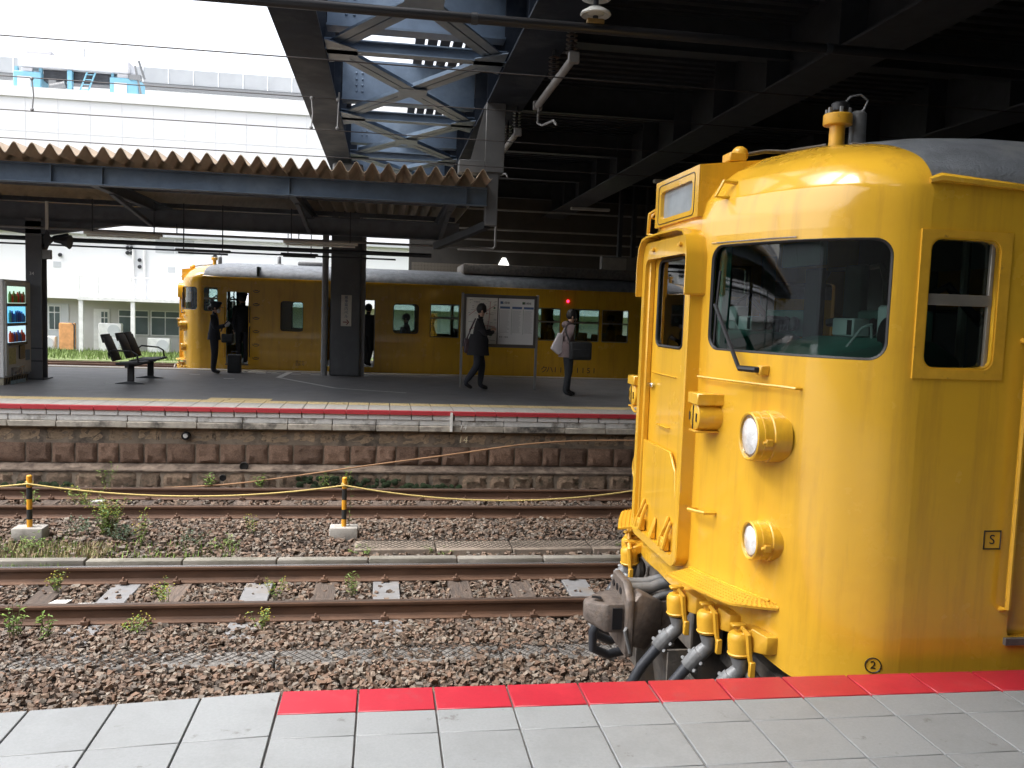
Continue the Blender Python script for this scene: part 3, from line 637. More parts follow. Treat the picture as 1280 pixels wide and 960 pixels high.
        MB().box(2.50, 2.60, YC+k*.66-.06, YC+k*.66+.16, 1.53, 1.63).build('radio_unit', DEV, root, bevel=.008)
        MB().box(2.497, 2.50, YC+k*.66-.05, YC+k*.66-.005, 1.54, 1.62).build('radio_screen', MARK, root)
        MB().tube([(2.53, YC+k*.86, 1.53), (2.5, YC+k*.90, 1.60), (2.40, YC+k*.98, 1.58), (2.3, YC+k*1.02, 1.48)], .008, 5).build('console_cable', DEV, root)
        MB().box(1.82, 1.88, YC+k*.50-.03, YC+k*.47+.03, .1, 2.1).build('corner_post', TEAL, root, bevel=.01)
        MB().box(2.38, 2.44, YC+k*1.33-.025, YC+k*1.33+.025, 1.2, 2.1).build('quarter_post', TEAL2, root)
        MB().box(2.9, 3.0, YC+k*1.34-.02, YC+k*1.34+.02, .1, 2.1).build('door_pillar', TEAL2, root)
        MB().box(2.80, 3.05, YC+k*.72-.24, YC+k*.72+.24, .55, .65).box(3.0, 3.10, YC+k*.72-.22, YC+k*.72+.22, .6, 1.25).build('driver_seat', BLK, root, bevel=.03, seg=2)
        MB().lathe([(.02, 0), (.02, .09), (.075, .095), (.075, .125), (.02, .13)], (2.6, YC+k*.42, 1.50), (0, -k*.2, 1), 14).build('brake_handle', BLK, root)
        MB().cyl((2.42, YC+k*1.18, 1.55), (2.45, YC+k*1.18, 1.55), .09, None, 18).build('desk_fan', BLK, root)
        MB().box(2.06, 2.10, YC+k*.9-.25, YC+k*.9+.15, 1.88, 2.0).build('sun_visor', CABW, root)
    MB().tube([(3.3, YC-.5, .1), (3.3, YC-.5, 2.4)], .025, 8).build('grab_pole', ALU, root)
    for q in range(7): MB().box(3.66, 3.70, YC-1.25+q*.11, YC-1.215+q*.11, 1.25, 2.0).build('grille_bar', TEAL2 if q % 2 else DEV, root)
    for k in (-1, 1):
        MB().tube([(2.62, YC+k*1.1, 1.5), (2.60, YC+k*1.12, 1.72), (2.72, YC+k*1.18, 1.80), (2.9, YC+k*1.2, 1.62)], .022, 7).build('control_arm', BLK, root)
        MB().box(2.75, 2.80, YC+k*.25-.10, YC+k*.25+.10, 1.40, 1.95).build('notice_case', CABW, root, bevel=.01)
        MB().tube([(2.9, YC+k*.38, 1.2), (2.88, YC+k*.38, 1.85), (2.9, YC+k*.30, 1.95), (2.95, YC+k*.1, 1.95)], .016, 6).build('hand_rail', ALU, root)
        for q in range(4): MB().lathe([(.045, 0), (.05, .01), (.05, .03), (.03, .035)], (2.74, YC+k*(.42+.12*q), 1.58), (-1, 0, .3), 14).build('gauge', BLK, root)
        MB().box(2.75, 2.84, YC+k*.62-.30, YC+k*.62+.30, 1.50, 1.68).build('gauge_panel', TEAL2, root, bevel=.01)
    # saloon inside
    MB().box(3.79, XE-.05, YC-1.36, YC+1.36, .02, .11).build('saloon_floor', UND, root)
    MB().box(3.79, XE-.05, YC-1.30, YC+1.30, 2.28, 2.33).build('saloon_ceiling', INT, root)
    MB().box(XE-.04, XE, YC-1.41, YC+1.41, -.2, 2.6).build('end_wall', Y_, root)
    for x_ in (7.4, 8.9, 9.8, 10.75, 11.65, 12.6, 13.3):
        for k in (-1, 1): MB().box(x_-.06, x_+.06, YC+k*.9-.45, YC+k*.9+.45, .45, 1.12).box(x_-.5, x_+.5, YC+k*.9-.45, YC+k*.9+.45, .42, .52).build('seat', SEATM, root, bevel=.03)
    return root, bodies
near_train, BOD = make_train()
tag(near_train, 'large yellow train cab with wide windscreen close beside the near platform', 'train', 'yellow trains')
far_train = copy_tree(near_train)
far_train.location = TO+Vector((-6.9, 18.69, -.05))
tag(far_train, 'distant yellow train with open doors standing behind the far platform', 'train', 'yellow trains')
ORG[far_train.name] = far_train.location.copy()
def crew_door(tr):
    m = MB(); y = YC-HW+.055; m.box(3.0, 3.53, y-.015, y+.015, .12, 1.0); m.box(3.0, 3.07, y-.015, y+.015, 1.0, 1.91); m.box(3.46, 3.53, y-.015, y+.015, 1.0, 1.91); m.box(3.07, 3.46, y-.015, y+.015, 1.80, 1.91)
    d = m.build('crew_door', Y_, tr); MB().box(3.06, 3.47, y-.003, y+.003, .99, 1.81).build('window_pane', GLS, d)
crew_door(near_train)
# painted marks
yS = YC-HW-.0015
text('letter_s', 'S', .066, MARK, near_train, (2.883, yS, .598), (1, 0, 0), (0, 0, 1), .0008)
MB().tube([(2.883+a*.043, yS, .598+b*.043) for a, b in ((-1, -1), (1, -1), (1, 1), (-1, 1))], .0045, 4, closed=True).build('mark_frame', MARK, near_train)
_p, _n = front(s_of_w(1.397), -.013, .002); _p = Vector((_p.x, YC-_p.y, _p.z)); _n = Vector((_n.x, -_n.y, 0)); _t = Vector((0, 0, 1)).cross(_n); _t = _t if _t.x > 0 else -_t
text('numeral_two', '2', .054, MARK, near_train, _p, _t, (0, 0, 1), .0008)
MB().tube([_p+_t*(.036*math.cos(t))+Vector((0, 0, .036*math.sin(t))) for t in [2*math.pi*i/28 for i in range(28)]], .003, 4, closed=True).build('mark_ring', MARK, near_train)
FT = far_train.location-TO
yF = yS+FT.y
for i_, ch in enumerate('クハ115-1151'): text('number_character', ch, .2, MARK, far_train, (4.18+.15*i_, yF, .11), (1, 0, 0), (0, 0, 1), .0008)
text('depot_marks', '岡オカ\n定員 72', .07, MARK, far_train, (-2.1, yF, .12), (1, 0, 0), (0, 0, 1), .0008)
MB().cyl((4.75, yF-.03, 1.93), (4.75, yF, 1.93), .028, .034, 14).build('door_lamp', M('red_lamp', (.8, .02, .04), .3, emit=(1, .02, .08, 1.6)), far_train)
# ---------------------------------------------------------------- ground, near platform
TILE = M('platform_tile', (.205, .216, .222), .55, var=.07, scale=90, rnd=.055, stain=(.15, .155, .155), stain_scale=2.6, stain_lo=.48, stain_hi=.9, bump=.1, bscale=220, streak=((.13, .13, .13), (8, 8, 8), .63, .69))
REDT = M('red_tile', (.36, .016, .03), .42, var=.06, scale=60, rnd=.04, stain=(.48, .03, .045), stain_scale=4, stain_lo=.5, stain_hi=.8, bump=.06, bscale=200, streak=((.33, .05, .06), (10, 10, 10), .56, .78))
JOINT = M('joint_mortar', (.16, .155, .15), .9, var=.25, scale=20)
CONC = M('concrete', (.36, .34, .31), .85, var=.2, scale=7, stain=(.17, .155, .135), stain_scale=3, stain_lo=.5, stain_hi=.75, bump=.25, bscale=60, rnd=.06)
SOIL = M('ballast_soil', (.07, .053, .042), .95, var=.5, scale=9, bump=.5, bscale=50, stain=(.045, .04, .036), stain_scale=.8, stain_lo=.5, stain_hi=.7)
GRASSG = M('verge_ground', (.13, .17, .06), .95, var=.4, scale=2.5, stain=(.22, .20, .13), stain_scale=.7)
RUST = M('rail_rust', (.105, .056, .034), .7, metal=.1, var=.3, scale=7, stretch=(.25, 1, 1), bump=.15, bscale=80, stain=(.16, .085, .05), stain_scale=4)
RTOP = M('rail_head', (.16, .12, .10), .35, metal=.6, var=.25, scale=3, stretch=(.1, 1, 1))
RTOPB = M('rail_head_polished', (.42, .41, .42), .25, metal=.8, var=.15, scale=3, stretch=(.1, 1, 1))
WOOD = M('old_sleeper_wood', (.135, .098, .075), .85, col2=(.062, .05, .044), scale=5, stretch=(6, .5, 3), bump=.6, bscale=14, rnd=.25)
PLATE = M('sleeper_plate', (.20, .20, .205), .7, var=.12, scale=12, rnd=.1, stain=(.2, .17, .14), stain_scale=4, bump=.12)
STONE_T = dict(island=[(.10, .068, .05), (.205, .148, .108), (.13, .083, .058), (.185, .112, .074), (.235, .20, .162), (.15, .128, .108), (.08, .058, .046), (.215, .15, .105)])
STN = M('ballast_stone', (1, 1, 1), .85, var=.2, scale=40, bump=.2, bscale=90, **STONE_T)
g = MB().box(-140, 140, 3.7, 13.5, -1.9, -1.335); tag(g.build('track_bed', SOIL, org=(0, 8, -1.335)), kind='structure')
g = MB().box(-140, 140, 22.0, 60, -1.9, -1.32); tag(g.build('far_track_bed', SOIL, org=(0, 40, -1.32)), kind='structure')
g = MB(); g.add([(-900, -900, -2.0), (900, -900, -2.0), (900, 900, -2.0), (-900, 900, -2.0)], [(0, 1, 2, 3)]); tag(g.build('ground', SOIL, org=(0, 0, -2)), kind='structure')

plat = empty('near_platform', (0, 0, 0), kind='structure')
g = MB(); g.prism([(-60, -9, -.012), (60, -9, -.012), (60, 3.54, -.012), (-.40, 3.54, -.012), (-1.43, 3.43, -.012), (-6.0, 2.90, -.012), (-60, -3.2, -.012)], (0, 0, -.5)); g.build('platform_slab', JOINT, plat)
g = MB(); g.prism([(-60, -9, -.5), (60, -9, -.5), (60, 3.45, -.5), (-.40, 3.45, -.5), (-1.43, 3.34, -.5), (-6.0, 2.80, -.5), (-60, -3.3, -.5)], (0, 0, -1.3)); g.build('platform_wall', CONC, plat)
P = .3135; X0 = -.388; J = .0035
def edgeY(x): return 3.556 if x >= X0 else 3.556+(x-X0)*.1087
def tilepoly(name, mat, pts, z=0.):
    m = MB(); m.prism([(x, y, z-.03) for x, y in pts], (0, 0, .03)); return m.build(name, mat, plat, bevel=.0025)
for i in range(-4, 22):
    a, b = X0+P*i+J*(1.6 if i == 0 else 1), X0+P*(i+1)-J*(1.8 if i in (4, 9) else 1)
    if i >= 0:
        tilepoly('red_edge_tile', REDT, [(a+.001, 3.352), (b-.001, 3.352), (b-.001, 3.556), (a+.001, 3.556)], .001)
        ys = [3.349, 3.158, 2.845, 2.532, 2.22]
        for q in range(len(ys)-1):
            if i > 13 and q > 1: continue
            y1, y0 = ys[q]-(.0015), ys[q+1]+.0015; tilepoly('grey_tile', TILE, [(a, y0), (b, y0), (b, y1), (a, y1)])
    else:
        k = .085; c = lambda x, y: (x, y+(x-X0)*k)
        tilepoly('grey_tile', TILE, [c(a, 3.182), c(b, 3.182), (b, edgeY(b)), (a, edgeY(a))])
        for y1, y0 in ((3.178, 2.87), (2.866, 2.555), (2.551, 2.24)): tilepoly('grey_tile', TILE, [c(a, y0), c(b, y0), c(b, y1), c(a, y1)])
for x0, x1 in ((-14, X0+P*-4-J), ):
    for y1, y0 in ((3.0, 2.6), (2.596, 2.24)): pass
g = MB(); g.prism([(-60, -9, -.03), (-3.0, -9, -.03), (-3.0, 1.99, -.03), (-60, -4.1, -.03)], (0, 0, .028)); g.build('platform_paving', TILE, plat)
g = MB(); g.prism([(-3.0, -9, -.03), (60, -9, -.03), (60, 2.21, -.03), (X0, 2.21, -.03), (-3.0, 1.99, -.03)], (0, 0, .029)); g.build('platform_paving', TILE, plat)
g = MB(); g.prism([(6.53, 2.21, -.03), (60, 2.21, -.03), (60, 3.556, -.03), (6.53, 3.556, -.03)], (0, 0, .029)); g.build('platform_paving', TILE, plat)
g = MB(); g.prism([(-1.65, 2.12, -.03), (-1.65, 3.41, -.03), (-6.0, 2.93, -.03), (-30, .2, -.03), (-30, -.9, -.03), (-3.0, 1.985, -.03)], (0, 0, .029)); g.build('platform_paving', TILE, plat)

# ---------------------------------------------------------------- tracks
RH, RZ = .165, -1.1
def rail_prof():
    a = [(.0635, 0), (.0635, .011), (.02, .028), (.0085, .045), (.0085, .118), (.03, .130), (.0325, .140), (.0325, .155), (.027, RH)]
    return a+[(-x, z) for x, z in a[::-1]]
def track(yc, xs, x0, x1, label, top=RTOP, pol=None, plates=(), clips=True, zt=RZ, sw=.23, rail_mat=RUST):
    t = empty('railway_track', (0, yc, zt-RH-.15), label, 'track', 'railway tracks')
    pr = rail_prof()
    for q in (-1, 1):
        y = yc+q*(.5335+.0325); m = MB(); m.prism([(x0, y+a, zt-RH+b) for a, b in pr], (x1-x0, 0, 0)); r = m.build('rail', rail_mat, t, smooth=25)
        m = MB(); m.box(x0, x1, y-.024, y+.024, zt-.002, zt+.0025); m.build('rail_head', pol if (pol and q == 1) else top, r)
        if clips:
            for x in xs:
                for e in (-1, 1):
                    m = MB(); m.obox((x+.02*e, y+e*.085, zt-RH+.03), (.075, .05, .04)); m.cyl((x+.02*e, y+e*.095, zt-RH+.03), (x+.02*e, y+e*.095, zt-RH+.085), .013, None, 6); m.build('rail_clip', RUST, r, bevel=.006)
    for x in xs:
        pl = any(abs(x-p) < .05 for p in plates)
        sk = RND.uniform(-.03, .03); c, s_ = math.cos(sk), math.sin(sk)
        m = MB(); w = sw if not pl else .27; m.obox((x, yc, zt-RH-.075), (w, 2.1, .15), (Vector((c, s_, 0)), Vector((-s_, c, 0)), Vector((0, 0, 1)))); so = m.build('sleeper', PLATE if pl else WOOD, t, bevel=.008)
        if not pl and RND.random() < .5:
            m = MB(); m.obox((x+.02, yc-.40, zt-RH+.004), (.06, .10, .006)); m.build('white_tag', M_WT, so)
    return t
M_WT = M('white_tag_paint', (.5, .5, .48), .6)
PLX = [-2.51-1.31*2, -2.51-1.31, -2.51, -1.2, .08, 2.08, 3.4]
XS1 = sorted([-2.51-.65*k for k in range(1, 14)]+[-2.51, -2.0, -1.2, -.54, .08, .83, 1.47, 2.08]+[2.08+.65*k for k in range(1, 10)])
XS2 = [-3.27+.65*k for k in range(-10, 18)]
t1 = track(8.45, XS1, -130, 30, 'empty railway track with grey plates among wooden sleepers, nearest the near platform', pol=RTOPB, plates=PLX)
t2 = track(12.315, XS2, -130, 30, 'rusty brown railway track running along the foot of the stone platform wall')
ta = track(YC, [-14+.7*k for k in range(42)], -130, 30, 'railway track under the near yellow train, hidden by the platform edge', top=RTOPB, clips=False)
tf = track(23.77, [-14+.9*k for k in range(30)], -130, 40, 'railway track under the distant yellow train', clips=False, zt=-1.15)
tb = track(38.4, [-34+.9*k for k in range(34)], -135, 60, 'sunlit railway track before the white depot building', clips=False, zt=-1.12)

# ballast stones: real stones joined in one body
def stones(name, label, boxes, n, smin, smax, keep=None, zf=None, seed=3):
    R = np.random.default_rng(seed); ph = (1+5**.5)/2
    cube = np.array([(x, y, z) for x in (-1, 1) for y in (-1, 1) for z in (-1, 1)])*.62
    ico = np.array([(-1, ph, 0), (1, ph, 0), (-1, -ph, 0), (1, -ph, 0), (0, -1, ph), (0, 1, ph), (0, -1, -ph), (0, 1, -ph), (ph, 0, -1), (ph, 0, 1), (-ph, 0, -1), (-ph, 0, 1)])/1.9
    F = np.array([(0, 11, 5), (0, 5, 1), (0, 1, 7), (0, 7, 10), (0, 10, 11), (1, 5, 9), (5, 11, 4), (11, 10, 2), (10, 7, 6), (7, 1, 8), (3, 9, 4), (3, 4, 2), (3, 2, 6), (3, 6, 8), (3, 8, 9), (4, 9, 5), (2, 4, 11), (6, 2, 10), (8, 6, 7), (9, 8, 1)])
    F = np.array([(0, 1, 3), (0, 3, 2), (4, 6, 7), (4, 7, 5), (0, 4, 5), (0, 5, 1), (2, 3, 7), (2, 7, 6), (0, 2, 6), (0, 6, 4), (1, 5, 7), (1, 7, 3)])
    A = np.array([(b[1]-b[0])*(b[3]-b[2]) for b in boxes]); pick = R.choice(len(boxes), n, p=A/A.sum()); B = np.array(boxes)[pick]
    X = B[:, 0]+(B[:, 1]-B[:, 0])*R.random(n); Yp = B[:, 2]+(B[:, 3]-B[:, 2])*R.random(n)
    if keep is not None: k = keep(X, Yp, R); X, Yp = X[k], Yp[k]
    n = len(X); S = smin+(smax-smin)*R.random(n)**1.6
    sc = S[:, None]*np.stack([R.uniform(.75, 1.25, n), R.uniform(.65, 1.05, n), R.uniform(.45, .85, n)], 1)
    V = (cube[None]+R.uniform(-.34, .34, (n, 8, 3)))*sc[:, None, :]*.62
    ang = R.uniform(0, 6.28, n); tl = R.normal(0, .7, n)
    c, s = np.cos(tl)[:, None], np.sin(tl)[:, None]; y, z = V[:, :, 1]*c-V[:, :, 2]*s, V[:, :, 1]*s+V[:, :, 2]*c; x = V[:, :, 0]
    c, s = np.cos(ang)[:, None], np.sin(ang)[:, None]; V = np.stack([x*c-y*s, x*s+y*c, z], 2)
    Z = zf(X, Yp, R)
    V += np.stack([X, Yp, Z], 1)[:, None, :]
    me = bpy.data.meshes.new(name); vv = V.reshape(-1, 3); ff = (F[None]+8*np.arange(n)[:, None, None]).reshape(-1, 3)
    me.vertices.add(len(vv)); me.vertices.foreach_set('co', vv.ravel().astype(np.float32)); me.loops.add(ff.size); me.loops.foreach_set('vertex_index', ff.ravel().astype(np.int32))
    me.polygons.add(len(ff)); me.polygons.foreach_set('loop_start', np.arange(0, ff.size, 3, dtype=np.int32)); me.polygons.foreach_set('loop_total', np.full(len(ff), 3, np.int32))
    me.polygons.foreach_set('use_smooth', np.zeros(len(ff), bool)); me.update(); me.validate(); me.materials.append(STN)
    o = bpy.data.objects.new(name, me); COL.objects.link(o); return tag(o, label, 'ballast', kind='stuff')
def keep_near(X, Y, R):
    k = np.ones(len(X), bool)
    for yr in (8.45-.566, 8.45+.566, 12.315-.566, 12.315+.566): k &= np.abs(Y-yr) > .075
    ins1 = (np.abs(Y-8.45) < .58); d1 = np.min(np.abs(X[:, None]-np.array(XS1)[None]), 1)
    isp = np.min(np.abs(X[:, None]-np.array(PLX)[None]), 1) < .16
    k &= ~(ins1 & ((d1 < .12) | isp) & (R.random(len(X)) > .07))
    ins2 = (np.abs(Y-12.315) < .58); d2 = np.min(np.abs(X[:, None]-np.array(XS2)[None]), 1); k &= ~(ins2 & (d2 < .11) & (R.random(len(X)) > .1))
    k &= np.abs(Y-9.58) > .075
    k &= ~((np.abs(Y-10.12) < .17) & (X > -.3) & (R.random(len(X)) > .38))
    sl = (np.abs(Y-6.98) < .13); k &= ~(sl & (R.random(len(X)) > np.clip(.55+.45*np.sin(X*2.1+.6)+.2*np.sin(X*5.3), .25, 1)))
    return k
def z_near(X, Y, R):
    base = np.interp(Y, [3.7, 6.2, 6.6, 7.3, 7.6, 7.8, 9.1, 9.45, 9.8, 10.6, 11.2, 11.7, 12.9, 13.2, 13.9], [-1.32, -1.27, -1.25, -1.255, -1.26, -1.275, -1.275, -1.27, -1.26, -1.22, -1.22, -1.275, -1.275, -1.29, -1.3])
    return base+R.uniform(-.04, .016, len(X))
stones('ballast', 'brown and grey crushed stone ballast between the rails', [(-6.0, 5.5, 5.9, 9.5)], 52000, .026, .062, keep_near, z_near, 5)
stones('far_ballast', 'rust brown crushed stone ballast under the farther track', [(-8.0, 6.5, 9.5, 13.8)], 40000, .03, .068, keep_near, z_near, 6)
stones('side_ballast', 'crushed stone ballast beside the yellow train', [(-8, 8, 3.75, 5.9), (-14, -6, 5.9, 13.8), (5.5, 12, 5.9, 13.8)], 9000, .05, .10, None, z_near, 8)
stones('depot_ballast', 'pale sunlit ballast along the depot track', [(-26, 0, 36.4, 40.4)], 5000, .07, .16, None, lambda X, Y, R: -1.27+R.uniform(-.05, .03, len(X)), 9)

# kerb between the tracks, netting over buried troughs
KERB = M('kerb_concrete', (.21, .195, .17), .9, var=.25, scale=6, stain=(.10, .095, .07), stain_scale=3, stain_lo=.45, stain_hi=.7, bump=.35, bscale=40, rnd=.12)
kb = empty('concrete_kerb', (0, 9.58, -1.28), 'long weathered concrete kerb lying between the two empty tracks', 'kerb')
x = -12.0
while x < 8:
    l = .99; m = MB(); m.box(x+.006, x+l-.006, 9.515, 9.645, -1.32, -1.185+RND.uniform(-.006, .006)); m.build('kerb_block', KERB, kb, bevel=.018, seg=2); x += l
NET = M('net_wire', (.05, .045, .04), .6, metal=.4)
def netting(name, label, x0, x1, yc, hw, z, slab):
    t = empty(name, ((x0+x1)/2, yc, z-.05), label, 'netting', 'wire netting over cable troughs')
    x = x0
    while x < x1:
        l = RND.uniform(.9, 1.0); m = MB(); m.box(x+.008, min(x+l, x1)-.008, yc-hw, yc+hw, z-.12, z-.012+RND.uniform(-.006, .003)); m.build('trough_lid', slab, t, bevel=.01); x += l
    m = MB(); st = .075; r = .0032
    n = int((x1-x0)/st)
    def hz(x, y): return z+.006+.006*math.sin(3.1*x)+.004*math.sin(17*y+x)
    for i in range(-3, n+3):
        for d in (1, -1):
            a = x0+i*st; b = a+d*2*hw*.85; pts = []
            for q in range(4):
                f = q/3; xx = a+(b-a)*f; yy = yc-hw*1.02+2.04*hw*f
                if x0 <= xx <= x1: pts.append((xx, yy, hz(xx, yy)))
            if len(pts) > 1: m.tube(pts, r, 3, caps=False)
    tag(m.build('netting_wires', NET, t, fix=False), kind='stuff')
TRL = M('trough_lid', (.24, .195, .155), .9, var=.25, scale=6, bump=.3, rnd=.1)
netting('wire_netting', 'diamond wire netting on concrete lids behind the pale kerb', -.30, 6.0, 10.12, .19, -1.185, TRL)
netting('wire_netting', 'diamond wire netting half buried in stones below the near platform edge', -5.5, 5.0, 6.98, .14, -1.235, M('trough_lid_grey', (.17, .16, .15), .9, var=.3, scale=6, bump=.3, rnd=.1))

# barrier posts and ropes
PY = M('post_yellow', (.72, .33, .02), .5, var=.1); PB = M('post_black', (.025, .025, .025), .5)
ROPE = M('yellow_rope', (.50, .38, .13), .8, var=.15, scale=40); CBL = M('orange_cable', (.36, .20, .10), .7, var=.2, scale=4)
def post(x, y, label, dark=False):
    t = empty('barrier_post', (x, y, -1.24), label, 'barrier post', 'striped rope barrier posts')
    MB().prism([(x-.17, y-.10, -1.26), (x+.17, y-.10, -1.26), (x+.17, y+.12, -1.26), (x-.17, y+.12, -1.26)], (0, 0, .17)).build('concrete_foot', CONC, t, bevel=.015, seg=2)
    zz = [-1.10, -1.0, -.88, -.76, -.62, -.5]
    for i in range(5): MB().cyl((x, y, zz[i]), (x, y, zz[i+1]), .030, None, 14).build('stripe', PY if i % 2 == 0 else PB, t)
    MB().lathe([(.030, -.5), (.03, -.49), (.02, -.48), (.002, -.478)], (x, y, 0), (0, 0, 1), 14).build('cap', PY, t)
    MB().tube([(x+.034*math.cos(a), y+.034*math.sin(a), -.575+.02*math.sin(2*a)) for a in [2*math.pi*i/16 for i in range(16)]], .012, 6, closed=True).build('rope_knot', ROPE, t)
post(-4.04, 10.6, 'black and yellow post with grey concrete foot amid weeds, at left'); post(-.44, 10.6, 'black and yellow post with pale concrete foot, nearest the middle of the view')
post(3.35, 10.6, 'black and yellow post hidden behind the near yellow train')
def rope(a, b, sag, r, name, label, mat, cat, n=24):
    a, b = Vector(a), Vector(b); m = MB(); m.tube([a+(b-a)*(i/n)-Vector((0, 0, sag*4*(i/n)*(1-i/n))) for i in range(n+1)], r, 6); return tag(m.build(name, mat), label, cat)
rope((-4.04, 10.56, -.575), (-.44, 10.56, -.575), .14, .011, 'barrier_rope', 'yellow rope sagging between the two striped posts', ROPE, 'rope')
rope((-.44, 10.56, -.575), (3.35, 10.56, -.6), .17, .011, 'barrier_rope', 'yellow rope running from the middle post towards the near train', ROPE, 'rope')
rope((-7.6, 10.56, -.60), (-4.04, 10.56, -.575), .10, .011, 'barrier_rope', 'yellow rope leaving the picture at left from the left post', ROPE, 'rope')
m = MB(); cp_ = [(-3.4, 13.55, -1.25), (-2.4, 13.6, -1.20), (-1.6, 13.72, -1.12), (-.3, 13.78, -.93), (1.2, 13.83, -.72), (2.2, 13.85, -.57), (3.0, 13.86, -.50), (3.8, 13.87, -.475), (6.0, 13.87, -.46), (9, 13.87, -.46)]
m.tube(catmull([cp_[0]]+cp_+[cp_[-1]], 5).tolist(), .014, 6); tag(m.build('wall_cable', CBL), 'thin orange cable slanting up across the stone platform wall', 'cable')
# ---------------------------------------------------------------- far platform
FZ = -.05
ASPH = M('asphalt', (.16, .16, .166), .55, var=.18, scale=3, stain=(.21, .206, .20), stain_scale=.5, stain_lo=.45, stain_hi=.7, bump=.2, bscale=120)
NOSE = M('red_nosing', (.42, .035, .045), .55, var=.12, scale=9, rnd=.06)
TACT = M('tactile_strip', (.66, .52, .27), .7, var=.15, scale=18, rnd=.06)
EDGT = M('edge_tile', (.44, .42, .385), .7, var=.12, scale=8, rnd=.05)
WBLK = M('white_edge_block', (.80, .79, .76), .75, var=.1, scale=12, stain=(.12, .10, .085), stain_scale=5, stain_lo=.62, stain_hi=.78, rnd=.06)
COPE = M('coping_stone', (.70, .69, .655), .85, var=.15, scale=10, stain=(.22, .20, .17), stain_scale=3.5, stain_lo=.52, stain_hi=.68, bump=.3, bscale=50)
COPB = M('coping_base', (.38, .345, .29), .9, var=.25, scale=8, stain=(.055, .05, .045), stain_scale=2.2, stain_lo=.5, stain_hi=.65, bump=.4, bscale=45)
ST1 = M('tan_stone', (.36, .265, .175), .9, var=.3, scale=6, stain=(.055, .045, .038), stain_scale=4, stain_lo=.55, stain_hi=.72, rnd=.18, bump=.4, bscale=40, streak=((.05, .042, .036), (7, 7, 1.2), .56, .68))
ST2 = M('brown_stone', (.205, .128, .088), .92, var=.35, scale=16, stain=(.11, .07, .05), stain_scale=7, stain_lo=.5, stain_hi=.75, rnd=.28, bump=.8, bscale=38)
ST3 = M('base_stone', (.18, .125, .085), .92, var=.4, scale=10, stain=(.055, .05, .03), stain_scale=3, stain_lo=.5, stain_hi=.7, rnd=.25, bump=.8, bscale=34)
MORT = M('wall_mortar', (.25, .20, .15), .95, var=.3, scale=5, stain=(.06, .05, .042), stain_scale=3, bump=.4)
MOSS = M('moss', (.022, .04, .014), .95, var=.4, scale=30, bump=.8, bscale=60)
fp = empty('far_platform', (0, 14, FZ), kind='structure')
PX0, PX1 = -100, 30
MB().box(PX0, PX1, 15.03, 21.78, -1.4, FZ).build('asphalt_surface', ASPH, fp)
MB().box(PX0, PX1, 14.06, 15.03, -1.4, FZ-.03).build('platform_core', MORT, fp)
MB().box(PX0, PX1, 21.78, 22.2, -1.4, FZ-.006).build('rear_edge', EDGT, fp)
MB().box(PX0, PX1, 21.5, 21.79, FZ-.02, FZ+.006).build('rear_tactile_strip', M('rear_tactile', (.26, .23, .17), .8, var=.3, scale=14), fp)
def unit(name, mat, bev): return mesh_of(MB().box(-.5, .5, -.5, .5, -.5, .5), name, mat, bev, 1)
me_n, me_t, me_e, me_w = unit('nosing', NOSE, .012), unit('tactile', TACT, .004), unit('edge_tile', EDGT, .004), unit('white_block', WBLK, .012)
pw = .345; xx = -9.2; i = 0
dots = MB()
for a in range(5):
    for b in range(5): dots.lathe([(.05, 0), (.035, .9), (.001, 1)], (-.4+.2*a, -.4+.2*b, 0), (0, 0, 1), 6, caps=False)
me_d = mesh_of(dots, 'tactile_dots', TACT)
while xx < 7.5:
    c = xx+pw/2
    piece('nosing_tile', me_n, fp, (c, 13.955, FZ-.03), (pw-.006, .11, .062))
    piece('edge_tile', me_e, fp, (c, 14.345, FZ-.018), (pw-.013, .66, .04))
    tt = piece('tactile_tile', me_t, fp, (c, 14.86, FZ-.017+RND.uniform(0, .002)), (pw-.013, .34, .04))
    d = piece('tactile_dots', me_d, fp, (c, 14.86, FZ+.003), (.33, .33, .006))
    piece('edge_block', me_w, fp, (c, 14.02, FZ-.103), (pw-RND.uniform(.008, .022), .17, .078))
    xx += pw; i += 1
for c in (-2.75, -2.4, -2.06): piece('tactile_tile', me_t, fp, (c, 15.18, FZ-.012), (.335, .30, .04))
for a, b in ((PX0, -9.2), (xx, PX1)):
    MB().box(a, b, 13.9, 14.0, FZ-.062, FZ).build('nosing_run', NOSE, fp); MB().box(a, b, 14.0, 15.03, FZ-.04, FZ+.002).build('edge_run', EDGT, fp); MB().box(a, b, 13.98, 14.1, FZ-.143, FZ-.064).build('block_run', WBLK, fp)
# coping courses
xx = -9.4
while xx < 7.6:
    l = RND.choice((.69, .69, .69, 1.03)); m = MB(); m.box(xx+.004, xx+l-.004, 13.955, 14.12, -.285, -.196); m.build('coping_stone', COPE, fp, bevel=.008)
    m = MB(); m.box(xx+.002, xx+l-.002, 13.925+RND.uniform(-.006, .006), 14.12, -.385, -.288); m.build('coping_base_stone', COPB, fp, bevel=.012); xx += l
for a, b in ((PX0, -9.4), (xx, PX1)): MB().box(a, b, 13.94, 14.12, -.385, -.196).build('coping_run', COPE, fp)
